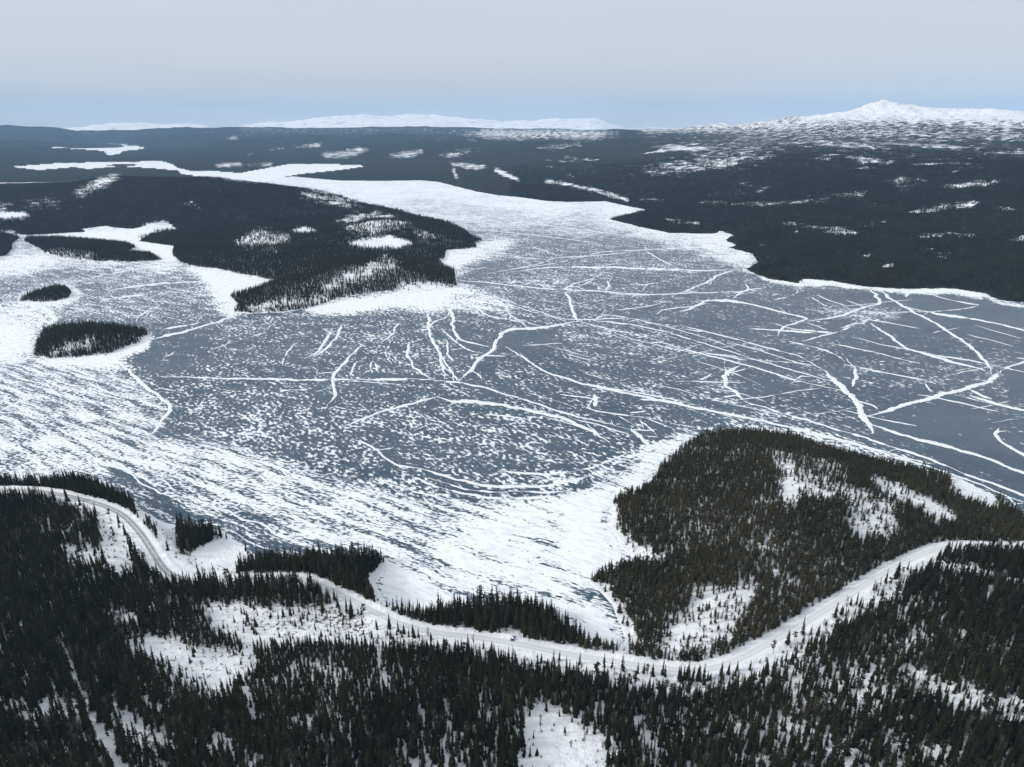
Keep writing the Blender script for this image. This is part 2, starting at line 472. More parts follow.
# near shore and the foreground slope
op([(-40, 452), (70, 452), (100, 470), (120, 495), (60, 470), (-40, 472)], 0, 1)
op([(60, 462), (120, 480), (155, 515), (215, 530), (208, 517), (176, 510), (160, 512), (140, 495), (118, 478), (90, 462)], .0, 1)
op([(97, 512), (115, 514), (138, 574), (114, 580), (102, 552)], .03, 1)
op([(155, 530), (166, 530), (186, 552), (176, 560), (172, 572), (164, 562)], .1, 1)
op([(166, 566), (180, 556), (196, 546), (224, 536), (250, 552), (262, 560), (246, 566), (236, 574), (224, 578), (184, 579)], 0, 1)
op([(196, 604), (234, 600), (269, 610), (288, 606), (331, 612), (385, 627), (420, 640), (420, 644), (369, 640), (331, 639), (310, 634), (288, 640), (261, 645), (234, 636), (215, 624)], .10, 4)
op([(134, 640), (164, 636), (200, 645), (256, 652), (261, 674), (245, 680), (229, 694), (212, 704), (196, 690), (165, 668), (146, 658)], .08, 6)
op([(98, 612), (119, 608), (140, 618), (136, 630), (116, 626)], .12, 3)
op([(108, 704), (140, 722), (160, 730), (180, 740), (180, 752), (151, 756), (127, 745), (116, 724)], .28, 3)
op([(-20, 690), (60, 690), (85, 705), (85, 735), (40, 730), (-20, 720)], .55, 6)
op([(520, 706), (548, 704), (570, 712), (600, 734), (612, 760), (604, 790), (520, 790), (512, 764), (526, 742), (520, 724)], .06, 7)
op([(500, 648), (555, 652), (570, 668), (560, 680), (520, 672)], .35, 4)
op([(60, 545), (104, 552), (110, 566), (70, 568)], .35, 3); op([(25, 515), (90, 520), (95, 545), (30, 545)], .6, 5)
for ax, ay, bx, by, w, v in ((60, 640, 96, 728, 6, 0), (96, 728, 126, 775, 12, 0), (378, 652, 388, 692, 5, .1), (246, 690, 252, 720, 7, .3), (445, 700, 450, 740, 6, .3),
                             (690, 700, 700, 730, 16, .35), (340, 715, 346, 740, 6, .3), (300, 725, 330, 750, 8, .4), (640, 720, 660, 767, 14, .45), (220, 740, 260, 767, 14, .5), (400, 740, 420, 780, 8, .4)):
    dens.stroke([(ax, ay), (bx, by)], w, v, 1)
op([(196, 606), (269, 612), (331, 614), (420, 642), (424, 650), (369, 648), (310, 644), (255, 652), (215, 634)], .14, 2)
op([(116, 498), (150, 512), (178, 525), (178, 556), (158, 542), (140, 522)], 0, 1)
op([(102, 487), (135, 508), (139, 528), (128, 522), (104, 505)], 1, 1)
op([(145, 522), (155, 524), (156, 538), (147, 532)], .6, 1)
op([(177, 528), (200, 524), (214, 530), (212, 540), (200, 546), (190, 556), (179, 554)], 1, 1)
op([(62, 471), (86, 471), (84, 480), (62, 480)], .8, 1)
# right slope
op([(895, 655), (930, 676), (985, 692), (1030, 706), (1030, 732), (980, 718), (940, 702), (890, 684)], .28, 4)
op([(876, 590), (940, 596), (950, 640), (900, 668), (880, 640)], .6, 6)
op([(700, 650 + 40), (880, 650), (900, 760), (640, 790)], .68, 12)
op([(800, 740), (960, 735), (960, 790), (800, 790)], .5, 8)
for P_ in ([(912, 562), (940, 566), (972, 572), (996, 578), (1005, 574)], [(1006, 582), (1030, 582)], [(990, 588), (988, 600)], [(1005, 549), (1030, 549)]):
    dens.stroke(P_, 8, .05, 1)
# peninsula
op([(745, 446), (800, 452), (850, 468), (845, 500), (790, 500), (740, 490)], .34, 4)
op([(726, 486), (757, 478), (800, 484), (796, 514), (740, 513)], .10, 2)
op([(864, 472), (905, 488), (956, 514), (960, 526), (934, 522), (905, 505), (872, 488)], .10, 2)
op([(840, 486), (895, 500), (905, 542), (850, 540)], .28, 4)
op([(700, 520), (760, 530), (790, 560), (740, 570), (690, 548)], .62, 6)
op([(946, 470), (991, 491), (1000, 512), (963, 502), (950, 492)], 0, 1)
op([(714, 586), (762, 582), (745, 620), (724, 646), (671, 664), (652, 648), (690, 600)], .18, 4)
op([(598, 576), (622, 602), (640, 646), (620, 655), (606, 620), (590, 590)], .15, 2)
op([(604, 500), (616, 496), (618, 530), (650, 552), (680, 560), (640, 566), (606, 545)], .12, 2)
op([(700, 430), (760, 436), (800, 560), (720, 560), (640, 540), (650, 480)], 1.0, 6)
# inner shore bays
op([(384, 560), (398, 560), (386, 590), (410, 612), (378, 606), (366, 582)], 0, 1)
# islands
op([(48, 352), (72, 342), (92, 338), (96, 346), (80, 352), (52, 358)], .35, 1)
# middle headland
op([(345, 244), (362, 239), (390, 236), (406, 239), (414, 245), (396, 249), (362, 249)], 0, 1)
op([(289, 230), (303, 227), (318, 229), (318, 233), (303, 234), (291, 233)], 0, 1)
op([(232, 241), (255, 229), (290, 233), (294, 240), (275, 247), (238, 247)], .22, 2)
op([(300, 184), (325, 183), (352, 194), (370, 205), (345, 207), (318, 202), (300, 196)], .35, 2)
op([(333, 222), (355, 213), (380, 212), (420, 223), (402, 228), (372, 234), (345, 230)], .28, 2)
op([(410, 227), (440, 232), (450, 238), (420, 240)], .5, 2)
op([(318, 287), (345, 275), (368, 262), (385, 253), (405, 263), (395, 270), (372, 275), (348, 285), (330, 291)], .30, 2)
op([(238, 312), (262, 302), (290, 298), (332, 297), (320, 304), (290, 309), (252, 315)], .25, 2)
op([(398, 285), (428, 282), (455, 286), (456, 291), (400, 293)], .06, 1)
op([(72, 192), (95, 180), (112, 174), (126, 177), (104, 188), (80, 198)], .35, 2)
op([(20, 200), (60, 196), (90, 206), (30, 212)], .75, 3)
op([(140, 224), (168, 221), (176, 229), (150, 231)], .2, 1)
op([(40, 250), (60, 248), (95, 252), (95, 262), (55, 258)], .35, 2)
for P_ in ([(-40, 215), (0, 214), (20, 214)], [(-30, 205.5), (14, 204)], [(-30, 210.5), (6, 208.5)]): dens.stroke(P_, 2.5, .1, 1)
op([(-40, 212), (24, 212), (32, 216), (22, 219), (-40, 221)], 0, 1)
dens.stroke([(0, 232), (14, 232)], 2, .1, 1); dens.stroke([(246, 250), (285, 251.5)], 1.5, .2, 1); dens.stroke([(180, 202), (200, 208)], 2, .5, 1)
dens.stroke([(182, 203), (186, 201.5), (192, 201)], 2, .3, 1)
# far land: clearings, fields, mires, power line
for P_, v in (([(320, 153), (341, 151), (372, 150), (345, 158.5), (325, 158)], .42), ([(341, 149), (369, 148), (360, 151)], .1), ([(385, 156), (398, 153), (422, 149), (424, 153), (408, 158), (398, 158.5)], .42),
              ([(436, 155), (452, 153), (471, 153.5), (450, 157)], .3), ([(447, 162), (470, 164), (490, 166), (478, 170), (456, 167)], .3), ([(214, 164), (242, 162.5), (243, 166), (218, 167)], .2),
              ([(247, 164.5), (274, 163), (270, 166)], .2), ([(223, 138), (238, 137), (236, 139.5)], .1), ([(268, 150), (285, 146.5), (283, 149)], .15), ([(293, 146.5), (323, 143.5), (320, 147)], .2), ([(244, 155), (256, 152), (250, 155)], .2),
              ([(935, 188), (968, 182), (1000, 180), (997, 185), (960, 187)], .2), ([(902, 212), (945, 203), (980, 201), (975, 208), (925, 212)], .35), ([(908, 237), (935, 233), (975, 233), (972, 238)], .35), ([(1004, 240), (1030, 235), (1030, 240)], .2),
              ([(820, 232), (838, 227), (858, 231), (846, 235)], .3), ([(700, 195), (770, 186), (760, 194)], .62), ([(800, 195), (870, 190), (860, 200)], .6), ([(930, 250), (1000, 262), (940, 264)], .8)):
    op(P_, v + .12, 1)
for P_, w, v in (([(495, 169.5), (519, 180.5)], 3, 0), ([(545, 181), (566, 184), (594, 190), (628, 200)], 3, 0), ([(453, 169), (457, 178)], 2, .1), ([(640, 199), (664, 201)], 2, .25), ([(700, 203), (753, 204), (807, 202), (830, 199)], 2, .3),
                 ([(782, 222.5), (828, 229), (857, 233)], 2.5, .25), ([(797, 229), (796.5, 234)], 2, 0), ([(864, 255), (871, 256)], 3, 0), ([(884, 265.5), (893, 266)], 3, 0), ([(757, 243), (768, 250)], 1.5, .4), ([(666, 220), (700, 224)], 2.5, .3)):
    dens.stroke(P_, w, v, 1)
# the slope thins out towards the bare tops
op([(640, 139), (700, 136), (760, 138), (830, 140), (1040, 142), (1240, 142), (1240, 170), (1040, 165), (900, 163), (760, 168), (670, 170)], .93, 6)
op([(690, 146), (760, 140), (790, 150), (740, 168), (690, 165)], .72, 5)
op([(700, 134), (770, 128), (860, 126), (1040, 130), (1240, 132), (1240, 146), (1040, 142), (880, 140), (780, 140)], .62, 4)
op([(780, 136), (900, 150), (1000, 152), (1000, 160), (850, 160)], .82, 5)
op([(640, 90), (1240, 90), (1240, 133), (1040, 130), (930, 126), (860, 126), (800, 128), (740, 131), (640, 133)], .42, 3)
op([(820, 90), (1240, 90), (1240, 122), (1020, 121), (900, 117), (830, 119), (800, 121)], .12, 2)
op([(240, 127), (620, 130), (620, 138), (500, 137), (400, 133), (240, 133)], .75, 3)
op([(470, 130), (610, 132), (600, 138), (480, 136)], .35, 3)
# flat snow-covered waters in the far land
WHITES = [[(214, 171), (240, 173), (287, 164.5), (330, 164), (361, 165.5), (363, 166.6), (340, 170), (300, 174), (287, 176.3), (280, 179), (262, 184.5), (225, 180)],
          [(10, 166.8), (60, 163), (110, 162), (140, 161.5), (160, 160.5), (172, 164), (178, 168), (194, 171.5), (214, 171), (230, 174), (226, 179), (205, 177), (182, 174), (178, 170.5), (150, 168), (120, 166), (88, 169), (75, 167), (40, 170)],
          [(52, 147.5), (75, 144.5), (110, 144), (145, 147), (143, 149), (122, 151), (120, 154), (108, 155), (104, 151), (80, 149)]]
for P_ in WHITES: op(P_, 0, 0)
for P_ in ([(103, 165), (130, 163.5), (140, 165), (120, 167)],): op(P_, 1, 0)

# ------------------------------------------------------------------ road line
ROAD = [(-60, 491), (0, 490), (40, 491.5), (80, 499), (116, 511), (136, 528), (151, 549), (163, 568), (178, 578), (210, 581), (245, 580), (285, 578), (306, 580), (330, 590), (353, 601),
        (376, 613), (400, 624), (430, 632), (470, 637), (512, 643), (560, 653), (610, 661), (650, 667), (685, 671), (712, 669), (738, 660), (770, 643), (808, 621),
        (845, 598), (870, 582), (900, 565), (926, 553), (950, 547), (978, 546), (1003, 548), (1030, 547), (1080, 540)]
ROADZ = [13, 13, 13, 12, 11, 10, 9, 8, 7.5, 7.5, 8, 9, 9, 8.5, 8, 7.5, 7, 6.5, 6, 6, 5.5, 5.5, 5.5, 5.5, 5.5, 6, 6.5, 7, 8, 9, 10, 11, 11.5, 12, 12.5, 13, 13]
rp = [unproj(x, y, z) for (x, y), z in zip(ROAD, ROADZ)]
road3 = smooth(np.array([(float(a), float(b), float(c)) for a, b, c in rp]), 10)
# even spacing
seg = np.r_[0, np.cumsum(np.hypot(*np.diff(road3[:, :2], axis=0).T))]
tt = np.arange(0, seg[-1], 2.0)
road3 = np.stack([np.interp(tt, seg, road3[:, k]) for k in range(3)], 1)
for _ in range(12):
    k_ = road3.copy(); k_[1:-1] = (road3[:-2] + road3[1:-1] * 2 + road3[2:]) / 4; road3 = k_
ROADHW = 3.1
dens.stroke([(x, y) for x, y in ROAD], 9, 0, 1)
verge = [(430, 645), (470, 650), (512, 656), (560, 667), (610, 676), (650, 684), (690, 690), (715, 688), (742, 677), (775, 660), (812, 640), (850, 616), (880, 597), (905, 580), (925, 566)]
dens.stroke(verge, 14, .16, 2)
dens.stroke([(60, 505), (100, 512), (128, 532), (140, 552), (158, 572)], 8, .1, 1)
dens.stroke([(505, 637), (515, 634)], 12, 0, 1)

A_CTRL = [(x, y, z) for (x, y), z in list(zip(ROAD, ROADZ))[1:-1]] + [
    (0, 560, 18), (60, 560, 17), (120, 600, 15), (0, 640, 30), (100, 640, 24), (-60, 600, 30), (60, 700, 32), (0, 767, 46), (-120, 767, 55), (150, 767, 38), (150, 690, 28), (180, 650, 20), (230, 650, 14), (230, 690, 22),
    (300, 650, 12), (300, 700, 20), (300, 767, 30), (400, 700, 18), (400, 767, 26), (450, 670, 10), (520, 700, 13), (560, 767, 22), (600, 700, 11), (680, 730, 15), (680, 767, 22),
    (800, 700, 16), (800, 767, 28), (900, 640, 16), (900, 700, 28), (950, 767, 40), (1024, 767, 48), (1024, 640, 28), (1024, 580, 17), (1100, 700, 50), (1160, 600, 26), (960, 590, 15),
    (735, 439, 11), (700, 447, 8), (790, 447, 14), (850, 464, 14), (740, 470, 22), (790, 470, 25), (760, 500, 20), (840, 490, 21), (900, 500, 16), (690, 490, 15), (660, 520, 7), (700, 560, 11), (780, 540, 16), (860, 540, 12), (720, 610, 7), (680, 590, 7), (640, 590, 5), (660, 640, 5),
    (940, 520, 9), (985, 530, 8), (220, 560, 2.0), (195, 562, 3), (60, 480, 7), (350, 570, 3), (320, 568, 3), (250, 568, 2.5), (530, 620, 3.5), (480, 620, 3)]
A = Land(A_OUT, A_CTRL, bank=.30, extra=[(0, 0, 45), (-300, 0, 70), (300, 0, 70), (-700, 0, 90), (700, 0, 90), (0, -300, 70), (600, 400, 40)], namp=1.6, nwl=45, seed=3)
def hA(x, y):
    h = A.h(x, y)
    dr = np.full(x.shape, 1e9); zr = np.zeros(x.shape)
    return h
def road_near(x, y):
    """distance to the road's centre line and the road's height there"""
    sh = x.shape; x = x.ravel(); y = y.ravel()
    dr = np.full(len(x), 1e9); zr = np.zeros(len(x))
    p = road3[::2]
    for i in range(0, len(x), 20000):
        D2 = (x[i:i + 20000, None] - p[None, :, 0]) ** 2 + (y[i:i + 20000, None] - p[None, :, 1]) ** 2
        j = D2.argmin(1); dr[i:i + 20000] = np.sqrt(D2[np.arange(len(j)), j]); zr[i:i + 20000] = p[j, 2]
    return dr.reshape(sh), zr.reshape(sh)
def hA(x, y):
    h = A.h(x, y)
    dr, zr = road_near(x, y)
    w = np.clip((dr - 4.4) / 14.0, 0, 1); w = w * w * (3 - 2 * w)
    h = np.where(h > .3, (zr - .12) * (1 - w) + h * w, h)
    # ploughed bank beside the road
    bk = 1.0 * np.exp(-((dr - 4.7) / 1.1) ** 2) * (.25 + 1.2 * fbm(x / 4, y / 4, 3, 5)) + .5 * np.clip(1 - np.abs(dr - 12) / 9, 0, 1) * (fbm(x / 3, y / 3, 4, 15, .65) - .4)
    return h + np.where(h > .3, bk, 0)

def build_land(name, land, hf, X, Y, mat, margin, bare=None, can=None, label=None):
    sd = land.sd(X, Y)
    Z = hf(X, Y)
    px, py = proj(X, Y, Z)
    at = {'bare': bare(X, Y, Z, px, py) if bare else 0 * X, 'canopy': can(X, Y, Z, px, py) if can else 0 * X}
    F = grid_faces(*X.shape, keep=sd > -margin)
    V = np.stack([X, Y, Z], -1).reshape(-1, 3)
    V, F, at = compact(V, F, at)
    return tag(link(name, mesh_np(name, V, F, at), mat), label, None, None, 'structure')

def bareA(X, Y, Z, px, py):
    d_ = np.clip(dens.get(px, py), 0, 1)
    b = np.where(d_ > .7, .45, .30) + (d_ < .02) * -.25
    # broken rocky clearings
    for cx, cy_, rx, ry in ((200, 668, 60, 30), (300, 622, 90, 18), (120, 618, 20, 10), (150, 735, 40, 20)):
        b = b + .5 * np.exp(-(((px - cx) / rx) ** 2 + ((py - cy_) / ry) ** 2))
    dr, _ = road_near(X, Y)
    b = b - .4 * np.exp(-(dr / 6) ** 2) + .42 * np.exp(-((dr - 13) / 6) ** 2)
    b = b - .5 * np.exp(-(((px - 222) / 34) ** 2 + ((py - 556) / 12) ** 2)) - .2 * np.exp(-(((px - 562) / 34) ** 2 + ((py - 745) / 30) ** 2))
    return np.clip(b, 0, 1)
X, Y = polar_grid(-50, 50, 620, np.r_[np.arange(60, 180, 6), np.arange(180, 700, 1.6)])
build_land('ground', A, hA, X, Y, ground_m, 6, bareA, None, 'snowy near shore with its forest slope and clearings')

# islands
ISL = []
def small_land(outline, ctrl, step, name, label, bank=.5, canf=None):
    L = Land(outline, ctrl, bank=bank, namp=.8, nwl=25, seed=11)
    x0, y0 = L.P.min(0) - 12; x1, y1 = L.P.max(0) + 12
    X, Y = np.meshgrid(np.arange(x0, x1, step), np.arange(y0, y1, step))
    build_land(name, L, L.h, X, Y, ground_m, 6, lambda X, Y, Z, px, py: .35 + 0 * X, canf, label)
    return L
LB = small_land(B_OUT, [(50, 293, 5), (62, 291, 6), (35, 297, 4)], 3, 'island', 'small dark wooded island, the farther of two on the ice')
LC = small_land(C_OUT, [(60, 338, 9), (85, 335, 10), (110, 335, 10), (135, 336, 6), (70, 348, 5)], 3, 'island', 'larger wooded island with a pale bare slope')
LD = small_land(D_OUT, [(60, 247, 8), (90, 248, 9), (120, 250, 5), (110, 255, 8), (75, 253, 7), (150, 257, 3), (40, 242, 4)], 5, 'island', 'long low wooded spit below the white bay')
LD2 = small_land(D2_OUT, [(-20, 245, 7), (-70, 245, 10), (3, 243, 4)], 5, 'island', 'dark wooded point at the edge of the ice')

# middle headland
E_CTRL = [(215, 174, 75), (180, 177.5, 60), (150, 178.5, 40), (105, 176.5, 62), (70, 188, 30), (250, 182, 55), (270, 185, 28), (320, 187, 60), (305, 186, 55), (345, 196, 45), (370, 204, 25), (393, 210.5, 8),
          (330, 200, 25), (220, 195, 36), (150, 200, 22), (300, 215, 12), (250, 225, 8), (200, 240, 5), (380, 216, 46), (420, 216.5, 42), (445, 221, 24), (400, 228, 28), (380, 242, 9), (304, 230, 8), (350, 225, 22), (330, 215, 12),
          (370, 259, 44), (385, 257, 42), (340, 275, 26), (420, 270, 10), (440, 250, 7), (460, 240, 7), (280, 290, 5), (300, 270, 8), (100, 210, 12), (30, 205, 10), (50, 222, 4), (0, 195, 20), (0, 225, 3), (-100, 205, 15), (-100, 195, 25),
          (260, 295, 4), (310, 292, 7), (0, 216, 3), (-100, 217, 3), (80, 200, 16)]
E = Land(E_OUT, E_CTRL, bank=.25, namp=6, nwl=190, seed=21)
def canE(X, Y, Z, px, py): return np.clip((np.hypot(X, Y) - 1150) / 500, 0, 1) * np.clip(dens.get(px, py), 0, 1) * .95
X, Y = polar_grid(-55, 3, 620, 900 * 1.0042 ** np.arange(0, 345))
build_land('headland', E, E.h, X, Y, ground_m, 15, lambda X, Y, Z, px, py: .35 + 0 * X, canE, 'wooded headland with low hills and white mires')

# far land with the slope to the bare mountain top
G_CTRL = [(500, 187, 6), (560, 194, 8), (620, 197, 8), (690, 222, 6), (760, 236, 10), (800, 262, 9), (900, 276, 9), (1000, 286, 9), (480, 174, 14), (400, 177, 6), (340, 177, 5), (440, 162, 20), (350, 156, 18), (300, 159, 10), (250, 160.5, 6), (520, 167, 28), (600, 178, 32), (680, 193, 28),
          (760, 207, 32), (850, 222, 42), (950, 227, 44), (1024, 232, 48), (1150, 240, 46), (600, 157, 60), (680, 167, 60), (760, 177, 76), (850, 192, 75), (950, 192, 80), (1024, 196, 84), (1150, 200, 70),
          (680, 149, 105), (760, 157, 118), (850, 167, 118), (950, 167, 122), (1024, 168, 128), (1150, 170, 110), (720, 141, 145), (800, 146, 162), (900, 149, 165), (1000, 151, 165), (1150, 151, 146),
          (850, 136, 180), (950, 137, 180), (1024, 139, 176), (1150, 139, 178),
          (650, 135, 0, 7000), (700, 132, 0, 6500), (740, 129, 0, 6200), (800, 122, 0, 6200), (830, 116.5, 0, 6500), (850, 114, 0, 6500), (868, 109, 0, 6900), (884, 99, 0, 7000), (900, 108, 0, 6900), (920, 112.5, 0, 6700), (945, 113, 0, 6500), (985, 112, 0, 6400), (1024, 115, 0, 6300), (1150, 117, 0, 6300), (1300, 117, 0, 6300),
          (700, 140, 0, 10000), (884, 116, 0, 11000), (1024, 124, 0, 10500), (1300, 124, 0, 10500),
          (450, 151, 38), (350, 147.5, 40), (250, 150, 22), (550, 151, 70), (150, 155.5, 6), (70, 156, 14), (0, 158, 20), (50, 147.5, 42), (0, 148, 45), (100, 147, 6), (-150, 150, 45), (0, 174, 6), (60, 175, 6), (150, 172.5, 4),
          (250, 140.5, 75), (400, 139, 95), (550, 141, 110), (150, 138, 70), (150, 131, 0, 13000), (220, 129.5, 0, 13000), (300, 130, 0, 13000), (400, 130, 0, 12500), (500, 131, 0, 12000), (600, 133.5, 0, 10000), (50, 134, 0, 12500), (0, 133, 0, 13000), (-200, 132, 0, 13000), (-450, 130, 0, 13000),
          (100, 140, 0, 19000), (300, 140, 0, 19000), (500, 140, 0, 18000), (660, 131, 0, 18000)]
wx = [wpts(P_) for P_ in WHITES]
g_extra = [(x, y, .6) for w_ in wx for x, y in w_]
G = Land(G_OUT, G_CTRL, bank=.12, extra=g_extra, namp=0, nwl=500, seed=31)
def hG(x, y):
    h = G.h(x, y)
    r = np.hypot(x, y)
    flat = np.zeros(x.shape)
    for w_ in wx:
        flat = np.maximum(flat, np.where(inpoly(x, y, w_), 1, np.exp(-segdist(x, y, w_) / 380)))
    k = np.clip(h / 40, 0, 1) * (1 - flat)
    n = (fbm(x / 520, y / 900, 5, 41) - .5) * 2 * 30 + (fbm(x / 110, y / 160, 4, 47) - .5) * 2 * 7
    big = np.clip((h - 160) / 120, 0, 1)
    n = n + big * ((1 - np.abs(2 * fbm(x / 420, y / 420, 6, 51, .6) - 1)) - .75) * 85 + big * (fbm(x / 140, y / 140, 4, 57, .6) - .5) * 12
    n = n + np.clip((r - 4500) / 3000, 0, 1) * ((1 - np.abs(2 * fbm(x / 1900, y / 1500, 4, 55) - 1)) - .72) * 150 * (x < 2000)
    for qx, qy, qd, qh, qs in ((884, 104, 6900, 44, 180), (862, 112, 6800, 18, 200), (905, 110, 6800, 22, 240), (985, 112, 6500, 30, 300), (940, 113, 6700, 16, 200), (838, 116, 6600, 22, 220), (800, 121, 6300, 16, 200)):
        ux, uy, _ = unproj(qx, qy, dist=qd)
        n = n + qh * np.exp(-(np.sqrt((x - float(ux)) ** 2 + (y - float(uy)) ** 2 + 900) / qs) ** 1.35)
    return np.where(h > .3, np.maximum(h + n * k, .3) * (1 - (flat >= 1)) + .6 * (flat >= 1), h)
def thinG(x, y, z):
    """share of forest left where the slope opens into mires and thin mountain birch"""
    a = fbm(x / 330 + 5, y / 520, 5, 61, .6); b = fbm(x / 90, y / 150 + 3, 4, 67, .6)
    up = np.clip((z - 25) / 90, 0, 1) * np.clip((170 - z) / 60, .08, 1)
    near = np.clip(1.15 - (np.hypot(x, y) - 3500) / 2500, .2, 1)
    return 1 - near * np.clip((a * .65 + b * .35 - .56 + .035 * up) / .10, 0, 1) * (.35 + .35 * up) * np.clip((z - 16) / 30, 0, 1) * np.clip((190 - z) / 60, .3, 1)
def canG(X, Y, Z, px, py): return np.clip(dens.get(px, py), -.2, 1.0) * thinG(X, Y, Z)
X, Y = polar_grid(-46, 46, 1100, 980 * 1.0056 ** np.arange(0, 545))
build_land('hills', G, hG, X, Y, far_m, 40, lambda X, Y, Z, px, py: .15 + .55 * np.clip((Z - 190) / 80, 0, 1), canG, 'dark forested hills rising to a snowy mountain top on the far shore')

# ------------------------------------------------------------------ far mountains
def range_(name, label, prof, dist, depth, seed, amp, mat=None):
    p = np.array(prof, float)
    pxs = np.arange(p[0, 0], p[-1, 0] + .1, 1.2)
    pys = np.interp(pxs, p[:, 0], p[:, 1])
    x, y, z = unproj(pxs, pys, dist=dist)
    rows = np.linspace(-1, 1, 61)
    ang = np.arctan2(x, y)
    V = []
    for r in rows:
        rr = dist + r * depth
        xx = np.sin(ang) * rr; yy = np.cos(ang) * rr
        prof_ = (1 - abs(r) ** 1.3)
        n = (fbm(xx / 1100, yy / 1100, 6, seed, .55) - .5) * amp * (1 - abs(r) * .3)
        edge = np.clip(np.minimum(pxs - pxs[0], pxs[-1] - pxs) / 18, 0, 1)
        hh = np.maximum((z + n) * prof_, -2.0) * edge
        V.append(np.stack([xx, yy, hh], -1))
    V = np.array(V).reshape(-1, 3)
    return tag(link(name, mesh_np(name, V, grid_faces(len(rows), len(pxs)), {'canopy': np.full(len(V), .97), 'bare': np.zeros(len(V))}), mat or mtn_m), label, None, None, 'structure')
range_('mountain', 'low white mountain range above the left lakes', [(45, 129), (84, 127), (92, 125), (125, 124.5), (160, 124.5), (190, 124), (203, 126), (225, 128.5)], 17500, 2200, 61, 170)
range_('mountain', 'broad snowy mountain range on the middle of the skyline', [(205, 130), (245, 125.5), (275, 123), (305, 122), (330, 118.5), (365, 116), (400, 114), (416, 113), (432, 113.5), (450, 115.5), (470, 118), (500, 118.5), (540, 119), (590, 118.5), (605, 122), (620, 127), (640, 130)], 17500, 3200, 71, 260)
range_('mountain', 'blue distant ridge in the gap beside the forested slope', [(560, 131), (620, 128.5), (655, 126.5), (690, 127.5), (740, 128), (800, 129)], 21500, 1800, 81, 120)

range_('hills', 'low blue wooded hills at the far left of the skyline', [(-140, 128), (-60, 125.5), (-20, 127.5), (8, 126.5), (30, 128.2), (52, 127.8), (75, 130), (92, 129.5), (110, 131.5), (135, 134)], 13500, 1500, 87, 120, far_m)
range_('hills', 'long blue wooded ridge below the white mountains', [(135, 136), (165, 132.5), (185, 131.8), (214, 129.3), (240, 129), (272, 127.5), (300, 128.8), (335, 128.6), (370, 127.4), (400, 128), (425, 127.2), (452, 128.6), (500, 129), (530, 130.6), (560, 130.5), (600, 133)], 12800, 1700, 89, 120, far_m)
range_('hills', 'dark wooded ridge between the two far left lakes', [(-160, 140), (-60, 139), (0, 140), (60, 141.5), (100, 143), (130, 146)], 9800, 900, 93, 40, far_m)

# ------------------------------------------------------------------ the frozen lake
cov = Raster(.30); stre = Raster(0.0)
cov.poly([(-200, 125), (1224, 125), (1224, 215), (900, 225), (640, 232), (470, 232), (300, 240), (-200, 262)], .66, 14)
cov.poly([(-200, 240), (260, 240), (250, 300), (160, 320), (0, 330), (-200, 330)], .42, 8)
cov.poly([(470, 235), (760, 245), (800, 290), (560, 300), (460, 280)], .34, 8)
cov.poly([(690, 282), (1224, 282), (1224, 560), (1020, 500), (900, 450), (800, 410), (720, 380), (690, 330)], .17, 14)
cov.poly([(830, 288), (1224, 310), (1224, 400), (960, 340), (850, 320)], .06, 5)
cov.poly([(1000, 365), (1224, 365), (1224, 420), (1010, 400)], .04, 4); cov.poly([(870, 425), (960, 395), (990, 430), (1224, 520), (1100, 520), (930, 450)], .08, 5)
cov.poly([(578, 326), (700, 352), (840, 392), (860, 420), (780, 420), (690, 405), (600, 385), (520, 345)], .27, 5)
cov.poly([(480, 350), (505, 332), (560, 328), (540, 352), (600, 378), (540, 372), (505, 352)], .13, 4)
cov.poly([(440, 372), (458, 380), (475, 368), (490, 356), (500, 378), (470, 386)], .10, 3)
cov.poly([(456, 320), (470, 342), (486, 352), (470, 350), (448, 335)], .08, 2)
cov.poly([(390, 410), (434, 399), (455, 404), (430, 412)], .10, 3)
cov.poly([(742, 368), (800, 382), (800, 402), (750, 400), (735, 385)], .10, 4)
cov.poly([(860, 400), (990, 372), (975, 360), (880, 365), (850, 385)], .20, 4)
cov.poly([(160, 338), (205, 328), (215, 345), (180, 372), (150, 372), (135, 362)], .12, 5)
cov.poly([(560, 395), (620, 395), (700, 415), (690, 428), (640, 432), (600, 425)], .26, 4)
cov.poly([(200, 385), (330, 385), (440, 410), (600, 432), (640, 440), (610, 470), (500, 476), (420, 470), (330, 478), (200, 440), (168, 430)], .34, 6)
# white, wind-packed parts
cov.poly([(-200, 318), (20, 318), (40, 330), (34, 352), (20, 362), (-20, 366), (-200, 366)], .93, 5)
cov.poly([(-200, 360), (30, 362), (110, 366), (140, 384), (166, 404), (168, 416), (150, 440), (-200, 440)], .56, 4)
cov.poly([(-200, 425), (140, 436), (240, 448), (320, 474), (420, 500), (520, 500), (585, 475), (640, 448), (690, 430), (700, 436), (640, 500), (612, 580), (560, 640), (380, 640), (330, 560), (230, 540), (110, 490), (60, 480), (-200, 480)], .66, 5)
cov.poly([(470, 525), (540, 500), (620, 470), (660, 445), (690, 433), (690, 455), (650, 500), (625, 560), (590, 585), (640, 660), (560, 640), (520, 600), (470, 590), (430, 560)], .86, 8)
cov.poly([(560, 500), (612, 490), (640, 470), (655, 486), (612, 505), (608, 545), (625, 560), (592, 580), (560, 560)], .965, 6)
cov.poly([(106, 467), (150, 472), (210, 492), (290, 524), (350, 555), (330, 562), (262, 556), (226, 534), (160, 515), (118, 492)], .46, 4)
cov.poly([(106, 466), (130, 472), (150, 486), (190, 505), (240, 520), (200, 522), (150, 508), (120, 482)], .26, 2)
cov.poly([(215, 520), (250, 532), (290, 552), (262, 552), (236, 538)], .28, 2)
cov.poly([(395, 540), (440, 560), (470, 572), (455, 582), (420, 566), (392, 552)], .55, 3)
